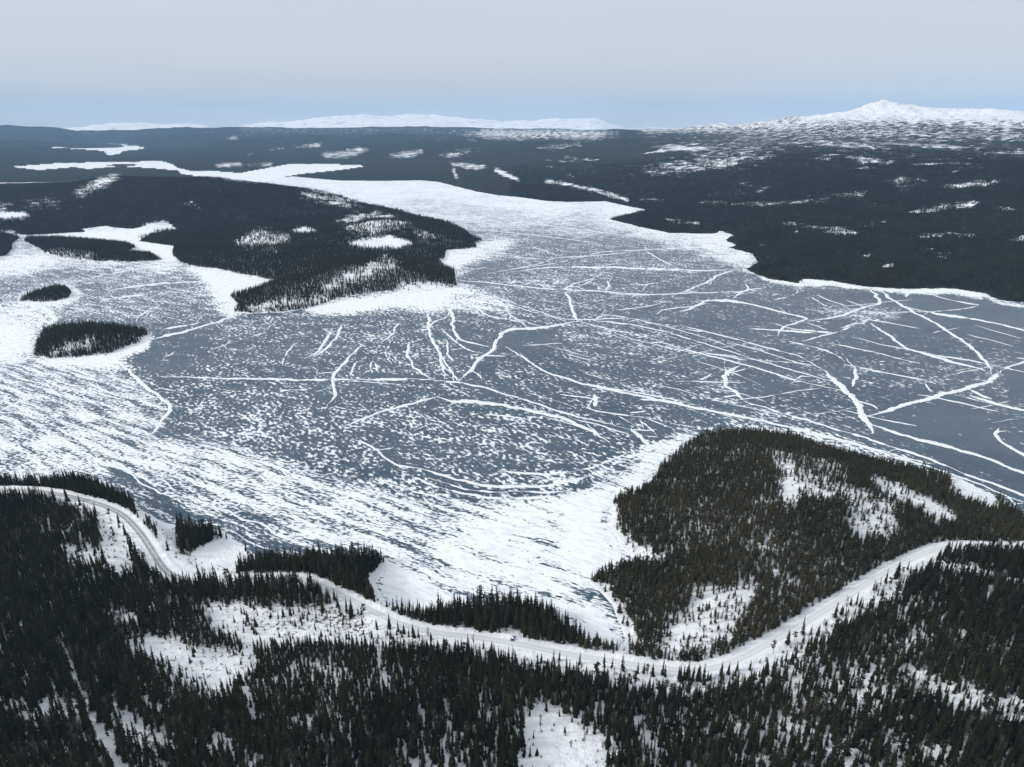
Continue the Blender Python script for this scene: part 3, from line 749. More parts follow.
cov.poly([(330, 478), (420, 470), (500, 476), (600, 470), (640, 450), (625, 480), (560, 498), (470, 500), (380, 492)], .46, 4)
cov.poly([(425, 473), (500, 487), (560, 487), (590, 480), (600, 484), (560, 494), (490, 496), (440, 486)], .22, 2)
cov.poly([(378, 560), (400, 566), (440, 590), (470, 606), (440, 620), (390, 612)], 1.0, 3)
for P_ in ([(690, 440), (668, 455), (650, 478), (625, 490), (610, 505), (605, 530), (612, 550)], [(640, 468), (612, 478), (585, 490), (560, 495)], [(660, 446), (640, 460), (622, 470)], [(618, 486), (607, 500), (601, 525)]): cov.stroke(P_, 1.4, .45, 1)
cov.poly([(556, 600), (590, 600), (622, 640), (610, 652), (572, 636)], .93, 3); cov.stroke([(540, 592), (560, 597), (585, 606)], 5, .35, 1); cov.stroke([(575, 590), (590, 598)], 5, .4, 1)
# drifts along the shores
cov.poly([(300, 312), (330, 300), (400, 290), (460, 284), (490, 296), (470, 304), (430, 312), (400, 308), (350, 314)], .97, 3)
cov.poly([(455, 290), (500, 296), (520, 310), (470, 312), (440, 306)], .62, 4)
cov.poly([(445, 248), (486, 240), (520, 240), (500, 252), (470, 262), (455, 280), (440, 270)], .85, 4)
cov.poly([(200, 262), (275, 276), (276, 286), (240, 296), (242, 312), (225, 314), (214, 300), (204, 280), (186, 266)], .93, 4)
cov.poly([(15, 304), (24, 292), (66, 283), (80, 290), (78, 300), (60, 306), (30, 308)], .85, 2)
cov.poly([(30, 362), (50, 356), (110, 352), (145, 330), (154, 336), (148, 348), (120, 360), (130, 368), (60, 366)], .93, 2)
cov.poly([(-200, 258), (0, 258), (18, 250), (40, 250), (60, 258), (160, 262), (185, 262), (170, 268), (60, 266), (30, 274), (-200, 290)], .78, 4)
cov.poly([(30, 236), (110, 228), (180, 224), (180, 262), (158, 262), (135, 247), (60, 240)], .93, 3)
cov.poly([(14, 306), (30, 304), (50, 315), (54, 324), (40, 330), (20, 320), (-10, 318), (-10, 306)], .72, 3)
cov.poly([(600, 198), (660, 208), (740, 232), (760, 262), (748, 270), (700, 250), (640, 235), (590, 215)], .80, 5)
cov.poly([(230, 176), (300, 178), (440, 180), (560, 198), (640, 206), (560, 214), (420, 196), (380, 204), (300, 186), (240, 184)], .84, 3)
cov.stroke([(748, 268), (766, 279), (800, 285), (834, 283), (866, 288), (905, 291), (952, 290), (985, 295), (998, 302), (1030, 307)], 3.5, 1.0, 1)
cov.stroke([(800, 281), (830, 282), (850, 286)], 4, 1.0, 1)
cov.stroke([(905, 291), (952, 291), (980, 296)], 6, .95, 1)
cov.poly([(835, 306), (880, 304), (910, 312), (890, 320), (840, 318), (800, 308)], .45, 3)
cov.poly([(940, 468), (1010, 505), (1024, 520), (980, 505), (930, 478)], .75, 3)
cov.poly([(690, 430), (740, 424), (800, 428), (850, 442), (930, 464), (940, 474), (850, 460), (740, 438)], .60, 3)
# where the snow lies in long drifts
stre.poly([(-200, 355), (30, 362), (110, 366), (166, 404), (168, 430), (240, 448), (320, 474), (420, 500), (560, 500), (620, 470), (690, 430), (700, 440), (640, 640), (330, 640), (100, 500), (-200, 480)], 1.0, 5)
stre.poly([(-200, 240), (200, 255), (200, 330), (-200, 360)], .35, 10)

RIDGES = [  # (width in photo pixels at its place, points)
 (3.5, [(457, 300), (451, 309), (453, 323), (456, 335), (467, 342), (488, 347)]), (3.5, [(428, 313), (429, 320), (431, 335), (437, 350), (442, 364), (446, 379)]), (2, [(412, 331), (420, 329), (428, 328), (434, 322), (446, 317), (451, 309)]),
 (3, [(410, 342), (407, 352), (410, 360), (416, 369), (432, 378.5)]), (2.2, [(444, 329), (456, 342), (470, 350), (483.5, 353)]), (2, [(442, 356), (450, 370), (459, 382)]),
 (4, [(460, 382), (467, 374), (473, 369), (478, 360), (491, 351), (497, 341), (504, 332), (523, 329), (552, 326), (577, 321)]), (2, [(473, 370), (480, 376), (481, 383)]),
 (3.2, [(577.5, 321), (574, 314), (571, 302), (565, 292)]), (2.2, [(465, 300), (475, 306), (488, 315), (505.5, 319), (522, 322), (526, 328)]), (2, [(490, 298), (503, 304), (511, 315), (526, 322), (541, 326)]),
 (1.5, [(494, 297), (532, 309), (567, 322)]), (1.3, [(505, 303), (540, 314), (570, 320)]), (2, [(577, 321), (605, 328), (649, 338), (680, 348), (740, 363.5), (797, 380), (841, 391)]),
 (1.8, [(593, 320.5), (634, 325), (680, 336), (747, 357), (797, 371.5), (835, 382.5)]), (1.3, [(600, 314), (637, 319.5), (680, 330), (720, 343), (742, 352)]),
 (2.2, [(594, 320.6), (602, 315.5)]), (2.6, [(505, 347), (523, 357), (546, 372), (576, 382), (605, 389), (649, 398), (681, 404), (730, 414), (768, 421)]), (1.4, [(587, 384), (630, 392), (681, 401), (700, 407)]),
 (2.4, [(160, 377), (212, 378), (272, 379), (340, 380), (400, 379), (432, 380), (460, 383), (488, 388), (517, 398), (546, 407), (576, 416), (605, 423), (630, 430)]),
 (3, [(344, 427), (364, 419), (385, 410), (415, 402), (436, 397)]), (3.6, [(436, 397), (453, 402), (480, 402), (501, 404), (528, 410), (562, 418), (590, 430), (612, 442)]), (1.4, [(348, 381), (380, 383), (405, 387)]),
 (1.5, [(486, 414), (505, 416), (529, 419)]), (1.6, [(575, 419), (607, 428), (629, 434)]), (4, [(630, 428.5), (641, 439), (652, 451)]), (1.5, [(619, 416), (641, 428.5)]), (2.2, [(640, 420), (651, 429), (658, 438)]),
 (1.5, [(647, 418), (669, 427)]), (2, [(652, 413), (663, 422)]), (1.5, [(583, 407), (607, 413), (651, 417.5)]), (2, [(630, 413), (646, 410.5)]), (4, [(595, 394), (595, 407)]), (1.5, [(560, 395), (580, 397), (594, 399)]), (1.5, [(640, 399), (662, 401)]),
 (3, [(420, 468), (432, 472), (460, 480), (494, 485.5), (535, 487), (566, 482), (590, 476)]), (2, [(429, 477), (467, 489), (494, 492), (535, 492), (569, 490)]), (2.5, [(355, 440), (375, 448), (395, 462), (420, 468)]),
 (3, [(330, 378), (340, 367), (357, 350), (364, 344)]), (3, [(332, 330), (319, 350), (306, 358)]), (2.5, [(343, 324), (330, 345), (312, 358)]), (3, [(327, 405), (334, 397), (333, 376), (341, 366)]), (2.2, [(350, 376), (356, 362)]), (2.2, [(371, 374), (373, 361), (379, 373)]),
 (2, [(209, 350), (232, 343), (266, 333)]), (3, [(154, 338), (192, 330), (225, 319), (240, 315)]), (2, [(163, 329), (188, 325), (200, 322)]), (1.6, [(279, 391), (312, 388)]), (2, [(160, 362), (175, 352)]),
 (1.6, [(504, 270.5), (555, 263), (600, 252.5), (640, 250), (700, 247)]), (1.6, [(489, 273), (534, 265), (557, 258), (588, 256), (640, 251)]), (1.6, [(512, 272.7), (538, 268.5), (577, 267), (640, 268.5), (700, 270.5), (738, 269)]),
 (1.6, [(459, 280.5), (498, 283.5), (545, 288.8), (580, 290), (640, 294), (692, 293), (748, 291)]), (1.4, [(465, 271), (487, 267)]), (1.4, [(530, 246), (557, 255)]), (1.2, [(500, 255), (540, 259)]), (2, [(510, 284.5), (516, 279.6)]),
 (1.6, [(523, 285.5), (538, 279.6), (553, 278)]), (2.4, [(543, 288), (556, 283.5), (561, 276.6)]), (1.8, [(561, 291), (575, 283.5), (592, 278.6), (606, 272.7)]), (2, [(577, 288), (594, 279)]), (2.2, [(606, 291), (609, 284.5), (607, 279.6)]), (1.8, [(599, 290), (598, 286)]),
 (1.4, [(577, 303), (608, 300)]), (2.8, [(680, 293), (700, 285), (717, 276), (727, 272), (738, 270)]), (1.8, [(644, 250), (661, 260), (677, 268)]), (2, [(723, 295), (747, 290), (745, 284)]), (1.6, [(732, 301), (737, 295), (755, 292)]), (1.6, [(772, 300), (794, 295), (797, 290)]),
 (1.5, [(811, 297), (827, 306.5)]), (1.5, [(817, 295), (846, 306.5)]), (1.5, [(846, 300), (864, 306.5)]), (3, [(870, 289), (876, 296), (879, 303), (864, 308), (843, 315), (808, 321.5)]), (1.4, [(807, 322.5), (827, 330)]),
 (1.5, [(749, 329), (782, 330), (817, 333)]), (2.2, [(801, 341), (817, 337), (841, 331), (868, 321)]), (2.4, [(840, 328), (858, 323), (870, 319)]), (2.6, [(778, 336), (786, 326), (807, 319.5), (794, 315), (768, 308), (739, 302), (700, 300)]),
 (1.8, [(680, 325), (700, 330), (758, 345), (797, 355.5), (825, 371)]), (6, [(825, 371), (837, 383), (850, 393), (858, 402), (865, 418), (873, 434)]), (2, [(790, 341), (830, 352), (845, 362)]), (3, [(855, 367), (853, 387)]), (2, [(795, 380), (803, 375)]),
 (4.5, [(740, 366), (727, 374), (725, 384), (735, 392), (742, 400)]), (2, [(722, 397), (738, 395)]), (2.2, [(744, 401), (767, 408), (831, 428), (881, 443), (932, 460), (975, 478), (1024, 496), (1080, 518)]), (1.6, [(700, 408), (760, 421), (830, 438), (900, 458), (940, 470), (1024, 502)]), (1.4, [(790, 425), (860, 445), (930, 464)]),
 (2.6, [(870, 424), (915, 438), (965, 451), (1024, 473), (1080, 494)]), (4.5, [(868, 416), (898, 407), (935, 396), (965, 389), (992, 379), (1003, 371)]), (2.5, [(1003, 370), (1024, 363), (1060, 352)]),
 (3, [(881, 289), (895, 302), (915, 312), (945, 329), (969, 345), (984, 360), (992, 374)]), (3, [(871, 323), (892, 337), (912, 350), (942, 359), (984, 371)]), (2, [(905, 306), (929, 312), (976, 319), (1024, 330), (1080, 342)]), (2.2, [(969, 396), (1024, 411), (1070, 424)]), (2.8, [(970, 390), (992, 399)]),
 (3, [(999, 428), (997, 438), (1012, 449), (1024, 455), (1045, 462)]), (1.6, [(925, 383), (932, 392)]), (1.6, [(801, 330), (832, 333)]), (3, [(680, 312), (697, 306), (710, 299)]), (2, [(656, 311), (690, 306), (707, 303)]), (2, [(764, 288), (748, 290), (735, 296)]),
 (1.5, [(928, 293), (950, 300), (979, 305)]), (1.5, [(890, 312), (940, 311), (979, 306)]), (2.5, [(908, 290), (906, 297)]), (2, [(69, 284), (100, 276), (150, 267), (175, 266)]), (1.8, [(112, 290), (158, 284), (200, 282), (235, 285)]), (1.8, [(194, 286), (220, 273)]), (2, [(135, 318), (160, 305)]), (1.4, [(0, 267), (69, 269)]), (1.3, [(100, 300), (150, 294)]),
 (3.4, [(121, 366), (139, 381), (158, 396), (168, 405), (168, 413), (156, 430), (143, 440)]), (1.8, [(110, 466), (124, 470), (140, 482), (152, 486), (166, 495), (174, 497)]), (1.6, [(155, 476), (166, 482), (172, 490), (186, 496)]), (2.2, [(180, 474), (196, 484), (210, 488), (226, 499), (244, 503), (270, 515)]), (2.2, [(172, 495), (188, 498), (204, 506), (226, 510), (240, 519), (262, 524), (280, 536), (300, 541)]), (1.6, [(222, 528), (236, 533), (246, 541), (268, 549)]),
 (3, [(0, 411), (33, 396)]), (1.6, [(420, 200), (480, 205), (560, 215)]), (1.3, [(480, 230), (560, 238), (600, 244)]), (1.3, [(520, 222), (600, 232), (660, 240)]), (1.3, [(560, 208), (620, 216)]),
 (2.4, [(395, 470), (430, 484), (470, 495), (530, 499), (580, 492), (612, 478)]), (2, [(370, 478), (410, 490), (450, 500)]), (2.4, [(500, 470), (545, 474), (590, 468), (630, 452)]), (1.6, [(560, 500), (600, 488), (628, 468)]), (2, [(446, 340), (448, 352), (454, 362)]), (1.8, [(300, 340), (288, 352), (282, 366)]), (1.8, [(390, 340), (386, 352), (392, 364)]), (2.2, [(398, 322), (392, 334), (380, 344)]),
 (5, [(0, 318), (25, 312), (45, 308), (53, 318), (48, 326)]), (2, [(700, 380), (712, 374)]), (1.8, [(1006, 495), (1018, 507)]), (2, [(640, 285), (655, 283)]), (1.4, [(615, 310), (650, 306), (668, 300)]), (1.5, [(655, 302), (668, 297)])]
for w_, P_ in RIDGES:
    pass
X, Y = None, None
A0 = np.linspace(R(-52), R(52), 900)
pyr = np.r_[np.arange(700, 620, -8), np.arange(620, 133.5, -1.05)]
_, yr, _ = unproj(np.full(len(pyr), 512.0), pyr)
AA, DD = np.meshgrid(A0, yr)
X = np.tan(AA) * DD; Y = DD
px, py = proj(X, Y, 0 * X)
lv = np.stack([X, Y, np.zeros_like(X)], -1).reshape(-1, 3)
lf = grid_faces(*X.shape)
lc = cov.get(px, py); ls = stre.get(px, py)
# ridges of drifted snow: low ragged banks of real height along traced lines
RV, RF = [], []
spurs = []
for k, (w_, P_) in enumerate(list(RIDGES)):
    if w_ < 1.8: continue
    p_ = smooth(P_, 8)
    for j in range(rng.integers(0, 3)):
        i = rng.integers(1, len(p_) - 1); t_ = p_[i + 1] - p_[i - 1]; t_ = t_ / (np.hypot(*t_) + 1e-6) * rng.choice([-1, 1])
        a_ = rng.uniform(.3, .9) * rng.choice([-1, 1]); l_ = rng.uniform(7, 22) * (w_ / 3)
        q1 = p_[i]; dirs = []
        for m_ in range(4):
            dirs.append(tuple(q1)); q1 = q1 + np.array([t_[0] * math.cos(a_) - t_[1] * math.sin(a_), (t_[0] * math.sin(a_) + t_[1] * math.cos(a_)) * .6]) * l_ / 3; a_ += rng.uniform(-.35, .35)
        spurs.append((max(.9, w_ * .34), dirs))
for j in range(46):
    x_ = rng.uniform(520, 1010); y_ = rng.uniform(282, 425); l_ = rng.uniform(25, 120) * (.4 + (y_ - 270) / 160)
    sl_ = rng.uniform(.12, .34) if rng.random() < .7 else rng.uniform(-.3, .05)
    q_ = []
    for m_ in range(6): q_.append((x_, y_)); x_ += l_ / 5; sl_ += rng.uniform(-.06, .06); y_ += l_ / 5 * sl_
    if max(p[1] for p in q_) < 440 - max(0, 720 - q_[-1][0]) * .05 and min(p[1] for p in q_) > 295 + max(0, q_[-1][0] - 880) * .12: spurs.append((rng.uniform(.8, 1.3), q_))
RIDGES = RIDGES + spurs
nb = 0
for k, (w_, P_) in enumerate(RIDGES):
    pts = smooth(P_, 8)
    x, y, _ = unproj(pts[:, 0], pts[:, 1]); p = np.stack([x, y], 1)
    sl = np.hypot(np.hypot(x, y), CAMH)
    s_ = np.r_[0, np.cumsum(np.hypot(*np.diff(p, axis=0).T))]
    step = max(.9, float(sl.mean()) / 700)
    n = max(4, int(s_[-1] / step))
    t = np.linspace(0, s_[-1], n)
    p = np.stack([np.interp(t, s_, p[:, 0]), np.interp(t, s_, p[:, 1])], 1)
    tg = np.gradient(p, axis=0); tg /= np.linalg.norm(tg, axis=1)[:, None] + 1e-9
    nm = np.stack([-tg[:, 1], tg[:, 0]], 1)
    # width on the ground that shows as w_ pixels (seen across the line of sight)
    dirv = p / np.linalg.norm(p, axis=1)[:, None]
    fore = np.clip(CAMH / np.hypot(np.hypot(*p.T), CAMH), .06, 1)
    ac = np.abs((nm * dirv).sum(1)); persp = np.sqrt((ac * fore) ** 2 + (1 - ac ** 2))
    wid = np.minimum(w_ * np.hypot(np.hypot(*p.T), CAMH) / FPX / np.maximum(persp, .16), 17) * .5
    taper = np.clip(np.minimum(t, s_[-1] - t) / (s_[-1] * .12 + 1), .25, 1)
    j1 = .12 + 1.9 * fbm(t / 11.0, t * 0 + k * 3.1, 5, 300 + k, .75) ** 1.15; j2 = .12 + 1.9 * fbm(t / 11.0, t * 0 + k * 5.7 + 50, 5, 500 + k, .75) ** 1.15
    off = (fbm(t / 18, t * 0 + k, 4, 700 + k, .6) - .5) * wid * 2.2 + (fbm(t / 30, t * 0 + 3 * k, 4, 800 + k, .6) - .5) * np.minimum(5, s_[-1] / 14)
    gap = np.clip((fbm(t / 16, t * 0 + 9 * k, 3, 900 + k) - .30) / .08, .12, 1) if w_ < 2.5 else 1
    ctr = p + nm * off[:, None]
    e1 = wid * taper * j1 * gap; e2 = wid * taper * j2 * gap
    hz = .10 + .30 * np.minimum(wid / 3, 1)
    sec = [(ctr + nm * e1[:, None], -.03), (ctr + nm * (e1 * .45)[:, None], hz), (ctr - nm * (e2 * .45)[:, None], hz * .9), (ctr - nm * e2[:, None], -.03)]
    V = np.stack([np.column_stack([c_, np.broadcast_to(z_, n)]) for c_, z_ in sec], 1).reshape(-1, 3)
    RV.append(V); RF.append(grid_faces(n, 4) + nb); nb += len(V)
RV = np.concatenate(RV); RF = np.concatenate(RF)
nl = len(lv)
me = mesh_np('lake', np.concatenate([lv, RV]), np.concatenate([lf, RF + nl]), {'cover': np.r_[lc.ravel(), np.ones(len(RV))], 'streak': np.r_[ls.ravel(), np.zeros(len(RV))]})
lake = tag(link('lake', me, [ice_m, drift_m]), 'frozen lake with wind-blown snow patches and long snow ridges', None, None, 'structure')
mi = np.r_[np.zeros(len(lf), np.int32), np.ones(len(RF), np.int32)]
me.polygons.foreach_set('material_index', mi)

# ------------------------------------------------------------------ the road
n = len(road3)
tg = np.gradient(road3[:, :2], axis=0); tg /= np.linalg.norm(tg, axis=1)[:, None]
nm = np.stack([-tg[:, 1], tg[:, 0]], 1)
cols = np.array([-1, -.8, -.62, -.4, -.2, 0, .2, .4, .62, .8, 1])
V = []; la = []; wo = []
rpx, rpy = proj(road3[:, 0], road3[:, 1], road3[:, 2])
worn = np.interp(rpx, [-60, 0, 60, 165, 200, 300, 450, 700, 800, 1024], [.5, .55, .95, 1, .6, .38, .40, .32, .32, .25])
for c_ in cols:
    z_ = road3[:, 2] + .06 * (1 - c_ * c_) + .06
    wv = ROADHW * c_ * (1 + (.34 * (fbm(np.arange(n) / 7, 0 * np.arange(n) + c_ * 9, 4, 8, .65) - .5) if abs(c_) == 1 else .10 * (fbm(np.arange(n) / 12, 0 * np.arange(n), 3, 9) - .5)))
    V.append(np.column_stack([road3[:, :2] + nm * np.broadcast_to(wv, n)[:, None], z_])); la.append(np.full(n, c_)); wo.append(worn)
V = np.stack(V, 1).reshape(-1, 3)
link('road', mesh_np('road', V, grid_faces(n, len(cols)), {'lane': np.stack(la, 1), 'worn': np.stack(wo, 1)}), road_m, None, 'structure', 'snow-packed road winding between the forest and the frozen shore')

# ------------------------------------------------------------------ trees
def tri_mesh(name, V, F, mats, mi=None, sm=False):
    me = bpy.data.meshes.new(name); me.from_pydata([tuple(v) for v in V], [], F)
    for m in mats: me.materials.append(m)
    if mi is not None: me.polygons.foreach_set('material_index', np.array(mi, np.int32))
    me.update(); return me
def trunk_geo(h, r0, sides=6, lean=0):
    V, F = [], []
    lv_ = (0, .25, .55, .9)
    for i, t in enumerate(lv_):
        for k in range(sides):
            a = 2 * math.pi * k / sides; r = r0 * (1 - t * .92)
            V.append((math.cos(a) * r + lean * t * t, math.sin(a) * r, t * h - (.04 if i == 0 else 0)))
    for i in range(len(lv_) - 1):
        for k in range(sides):
            a = i * sides + k; b = i * sides + (k + 1) % sides
            F.append((a, b, b + sides, a + sides))
    return V, F
def spruce_crown(rnd, tiers, br, rad, z0, core=6, full=1.0):
    """unit-height crown: drooping two-faced boughs in ragged whorls round a thin inner cone"""
    V, F = [], []
    b = len(V)
    for k in range(core): V.append((math.cos(k * 2 * math.pi / core) * rad * .26, math.sin(k * 2 * math.pi / core) * rad * .26, z0 + .06))
    V.append((0, 0, .97))
    for k in range(core): F.append((k, (k + 1) % core, core))
    for t in range(tiers):
        f = t / (tiers - 1)
        z = z0 + (1 - z0) * (f ** .92) * .985
        r = rad * ((1 - f) ** .78 * .94 + .05) * (.75 if t == 0 else 1) * rnd.uniform(.8, 1.12)
        n = max(3, int(br * (1 - .45 * f) + .5))
        a0 = rnd.uniform(0, 7)
        for k in range(n):
            if rnd.random() > full: continue
            a = a0 + 2 * math.pi * k / n + rnd.uniform(-.3, .3)
            rr = r * rnd.uniform(.6, 1.4)
            dz = -rr * rnd.uniform(.35, .75)
            zz = z + rnd.uniform(-.012, .012)
            wd = rr * rnd.uniform(.26, .46) if n > 3 else rr * .8
            ca, sa = math.cos(a), math.sin(a)
            i = len(V)
            V += [(0, 0, zz + .035), (ca * rr * .62 - sa * wd, sa * rr * .62 + ca * wd, zz + dz * .8 - .008), (ca * rr, sa * rr, zz + dz), (ca * rr * .62 + sa * wd, sa * rr * .62 - ca * wd, zz + dz * .8 - .008)]
            F += [(i, i + 1, i + 2), (i, i + 2, i + 3)]
    i = len(V)
    V += [(.006, 0, .93), (-.004, .005, .93), (-.003, -.005, .93), (0, 0, 1.03)]
    F += [(i, i + 1, i + 3), (i + 1, i + 2, i + 3), (i + 2, i, i + 3)]
    return V, F
def pine_crown(rnd, clumps, tri, z0=.42, rad=.17):
    V, F = [], []
    for c in range(clumps):
        f = rnd.random(); z = z0 + (1 - z0) * f * .92
        a = rnd.uniform(0, 7); r = rad * math.sin(math.pi * (.18 + .75 * f)) * rnd.uniform(.1, 1)
        cx, cy_ = math.cos(a) * r, math.sin(a) * r; s = rad * rnd.uniform(.38, .62)
        for k in range(tri):
            u = Vector((rnd.gauss(0, 1), rnd.gauss(0, 1), rnd.gauss(0, .6))).normalized() * s * rnd.uniform(.4, 1)
            e1 = Vector((rnd.gauss(0, 1), rnd.gauss(0, 1), rnd.gauss(0, .5))).normalized() * s * .55
            e2 = Vector((rnd.gauss(0, 1), rnd.gauss(0, 1), rnd.gauss(0, .5))).normalized() * s * .55
            i = len(V); p = Vector((cx, cy_, z)) + u * .8
            V += [p + e1, p + e2, p - e1 * .6 - e2 * .6]; F.append((i, i + 1, i + 2))
    return V, F
def join(parts):
    V, F, M = [], [], []
    for v, f, m in parts:
        b = len(V); V += list(v); F += [tuple(i + b for i in q_) for q_ in f]; M += [m] * len(f)
    return V, F, M
def proto(name, V, F, M, mats):
    me = tri_mesh(name, V, F, mats, M)
    return bpy.data.objects.new(name, me)
rn = random.Random(5)
near_forms = []      # (trunk mesh, crown mesh)
near_coll = bpy.data.collections.new('near_tree_forms')
for k in range(6):
    rad = (.115, .14, .125, .155, .10, .13)[k]
    cv_, cf_ = spruce_crown(rn, (15, 16, 13, 15, 16, 12)[k], 8, rad, (.06, .05, .10, .07, .12, .16)[k], 6, (1, 1, .92, 1, .95, .8)[k])
    tv, tf = trunk_geo(.93, .014)
    near_forms.append((tri_mesh('trunk', tv, tf, [bark_m]), tri_mesh('crown', cv_, cf_, [spruce_m])))
    V, F, M = join([(tv, tf, 1), (cv_, cf_, 0)])
    near_coll.objects.link(proto('spruce_form_%d' % k, V, F, M, [spruce_m, bark_m]))
for k in range(2):
    cv_, cf_ = pine_crown(rn, 22, 9)
    tv, tf = trunk_geo(.93, .018)
    V, F, M = join([(tv, tf, 1), (cv_, cf_, 0)])
    near_coll.objects.link(proto('tree_pine_form_%d' % k, V, F, M, [pine_m, bark_m]))
def birch_geo(rnd):
    V, F = [], []
    for b in range(34):
        z = rnd.uniform(.15, .8); a = rnd.uniform(0, 7); l = rnd.uniform(.12, .3) * (1.1 - z * .5)
        o_ = Vector((0, 0, z)); t_ = o_ + Vector((math.cos(a) * l * .6, math.sin(a) * l * .6, l)); w_ = Vector((-math.sin(a), math.cos(a), 0)) * .007
        i = len(V); V += [o_ - w_, o_ + w_, t_]; F.append((i, i + 1, i + 2))
        for q_ in range(4):
            m_ = o_.lerp(t_, rnd.uniform(.3, .95)); e_ = m_ + Vector((rnd.uniform(-.09, .09), rnd.uniform(-.09, .09), rnd.uniform(.02, .12)))
            i = len(V); V += [m_ - w_ * .8, m_ + w_ * .8, e_]; F.append((i, i + 1, i + 2))
    return V, F
for k in range(2):
    V0, F0 = birch_geo(rn); tv, tf = trunk_geo(.9, .012)
    V, F, M = join([(tv, tf, 0), (V0, F0, 0)])
    near_coll.objects.link(proto('tree_u_birch_form_%d' % k, V, F, M, [twig_m]))
shore_coll = bpy.data.collections.new('shore_tree_forms')
for k in range(6):
    if k < 4:
        cv_, cf_ = spruce_crown(rn, 9, 6, (.15, .18, .16, .20)[k], (.08, .14, .18, .12)[k], 5, .92); tv, tf = trunk_geo(.9, .016, 5)
    else:
        cv_, cf_ = pine_crown(rn, 16, 8, .3, .20); tv, tf = trunk_geo(.9, .02, 5)
    V, F, M = join([(tv, tf, 1), (cv_, cf_, 0)])
    shore_coll.objects.link(proto('shore_form_%d' % k, V, F, M, [shore_m, bark_m]))
shrub_coll = bpy.data.collections.new('shrub_forms')
for k in range(3):
    V, F = [], []
    for b in range(26):
        a = rn.uniform(0, 7); l = rn.uniform(.5, 1); s = rn.uniform(.15, .75)
        t_ = Vector((math.cos(a) * s * l, math.sin(a) * s * l, l)); w_ = Vector((-math.sin(a), math.cos(a), 0)) * .035
        o_ = Vector((rn.uniform(-.2, .2), rn.uniform(-.2, .2), -.05)); i = len(V)
        V += [o_ - w_, o_ + w_, o_ + t_]; F.append((i, i + 1, i + 2))
        m_ = o_ + t_ * .6; i = len(V); t2 = Vector((rn.uniform(-.4, .4), rn.uniform(-.4, .4), .3))
        V += [m_ - w_, m_ + w_, m_ + t2]; F.append((i, i + 1, i + 2))
    shrub_coll.objects.link(proto('shrub_form_%d' % k, V, F, [0] * len(F), [twig_m]))
mid_coll = bpy.data.collections.new('mid_tree_forms')
for k in range(5):
    cv_, cf_ = spruce_crown(rn, 7, 5, (.14, .17, .15, .19, .16)[k], .04, 5)
    mid_coll.objects.link(proto('mid_form_%d' % k, cv_, cf_, [0] * len(cf_), [(spruce_m, pine_m, shore_m, spruce_m, pine_m)[k]]))
far_coll = bpy.data.collections.new('far_clump_forms')
for k in range(5):
    parts = []
    for t in range(13):
        cv_, cf_ = spruce_crown(rn, 4, 4, .20, .02, 4)
        hh = rn.uniform(.65, 1.15); ox, oy = rn.uniform(-1, 1), rn.uniform(-1, 1)
        parts.append(([(x * hh + ox, y * hh + oy, z * hh) for x, y, z in cv_], cf_, 0))
    V, F, M = join(parts)
    far_coll.objects.link(proto('clump_form_%d' % k, V, F, M, [(spruce_m, spruce_m, pine_m, spruce_m, pine_m)[k]]))

def scatter_group(name, coll):
    ng = bpy.data.node_groups.new(name, 'GeometryNodeTree')
    ng.interface.new_socket('Geometry', in_out='INPUT', socket_type='NodeSocketGeometry')
    ng.interface.new_socket('Geometry', in_out='OUTPUT', socket_type='NodeSocketGeometry')
    N = ng.nodes; L = ng.links
    gi = N.new('NodeGroupInput'); go = N.new('NodeGroupOutput')
    ip = N.new('GeometryNodeInstanceOnPoints'); ci = N.new('GeometryNodeCollectionInfo')
    ci.inputs['Collection'].default_value = coll; ci.inputs['Separate Children'].default_value = True; ci.inputs['Reset Children'].default_value = True
    ip.inputs['Pick Instance'].default_value = True
    def at(nm_, ty):
        a = N.new('GeometryNodeInputNamedAttribute'); a.data_type = ty; a.inputs['Name'].default_value = nm_; return a.outputs['Attribute']
    L.new(gi.outputs[0], ip.inputs['Points']); L.new(ci.outputs[0], ip.inputs['Instance'])
    L.new(at('form', 'INT'), ip.inputs['Instance Index'])
    e = N.new('FunctionNodeEulerToRotation'); L.new(at('turn', 'FLOAT_VECTOR'), e.inputs[0]); L.new(e.outputs[0], ip.inputs['Rotation'])
    L.new(at('size', 'FLOAT_VECTOR'), ip.inputs['Scale'])
    L.new(ip.outputs[0], go.inputs[0])
    return ng
GN = {}
def scatter(name, label, coll, P, form, size, turn):
    me = bpy.data.meshes.new(name)
    me.vertices.add(len(P)); me.vertices.foreach_set('co', np.asarray(P, np.float32).ravel())
    a = me.attributes.new('form', 'INT', 'POINT'); a.data.foreach_set('value', np.asarray(form, np.int32))
    a = me.attributes.new('size', 'FLOAT_VECTOR', 'POINT'); a.data.foreach_set('vector', np.asarray(size, np.float32).ravel())
    a = me.attributes.new('turn', 'FLOAT_VECTOR', 'POINT'); a.data.foreach_set('vector', np.asarray(turn, np.float32).ravel())
    me.update()
    o = link(name, me, None, None, 'stuff', label)
    if coll.name not in GN: GN[coll.name] = scatter_group('scatter_' + coll.name, coll)
    m = o.modifiers.new('scatter', 'NODES'); m.node_group = GN[coll.name]
    return o
def candidates(x0, x1, y0, y1, s, lim=60):
    gx, gy = np.meshgrid(np.arange(x0, x1, s), np.arange(y0, y1, s))
    gx = gx + rng.uniform(-.5, .5, gx.shape) * s * .95; gy = gy + rng.uniform(-.5, .5, gy.shape) * s * .95
    gx, gy = gx.ravel(), gy.ravel()
    k = np.abs(gx) < (gy * CP + 200 * SP) * (W / 2 + lim) / FPX
    return gx[k], gy[k]
def hsize(n, base, var):
    return base * np.clip(1 + var * rng.standard_normal(n), .45, 1.6)

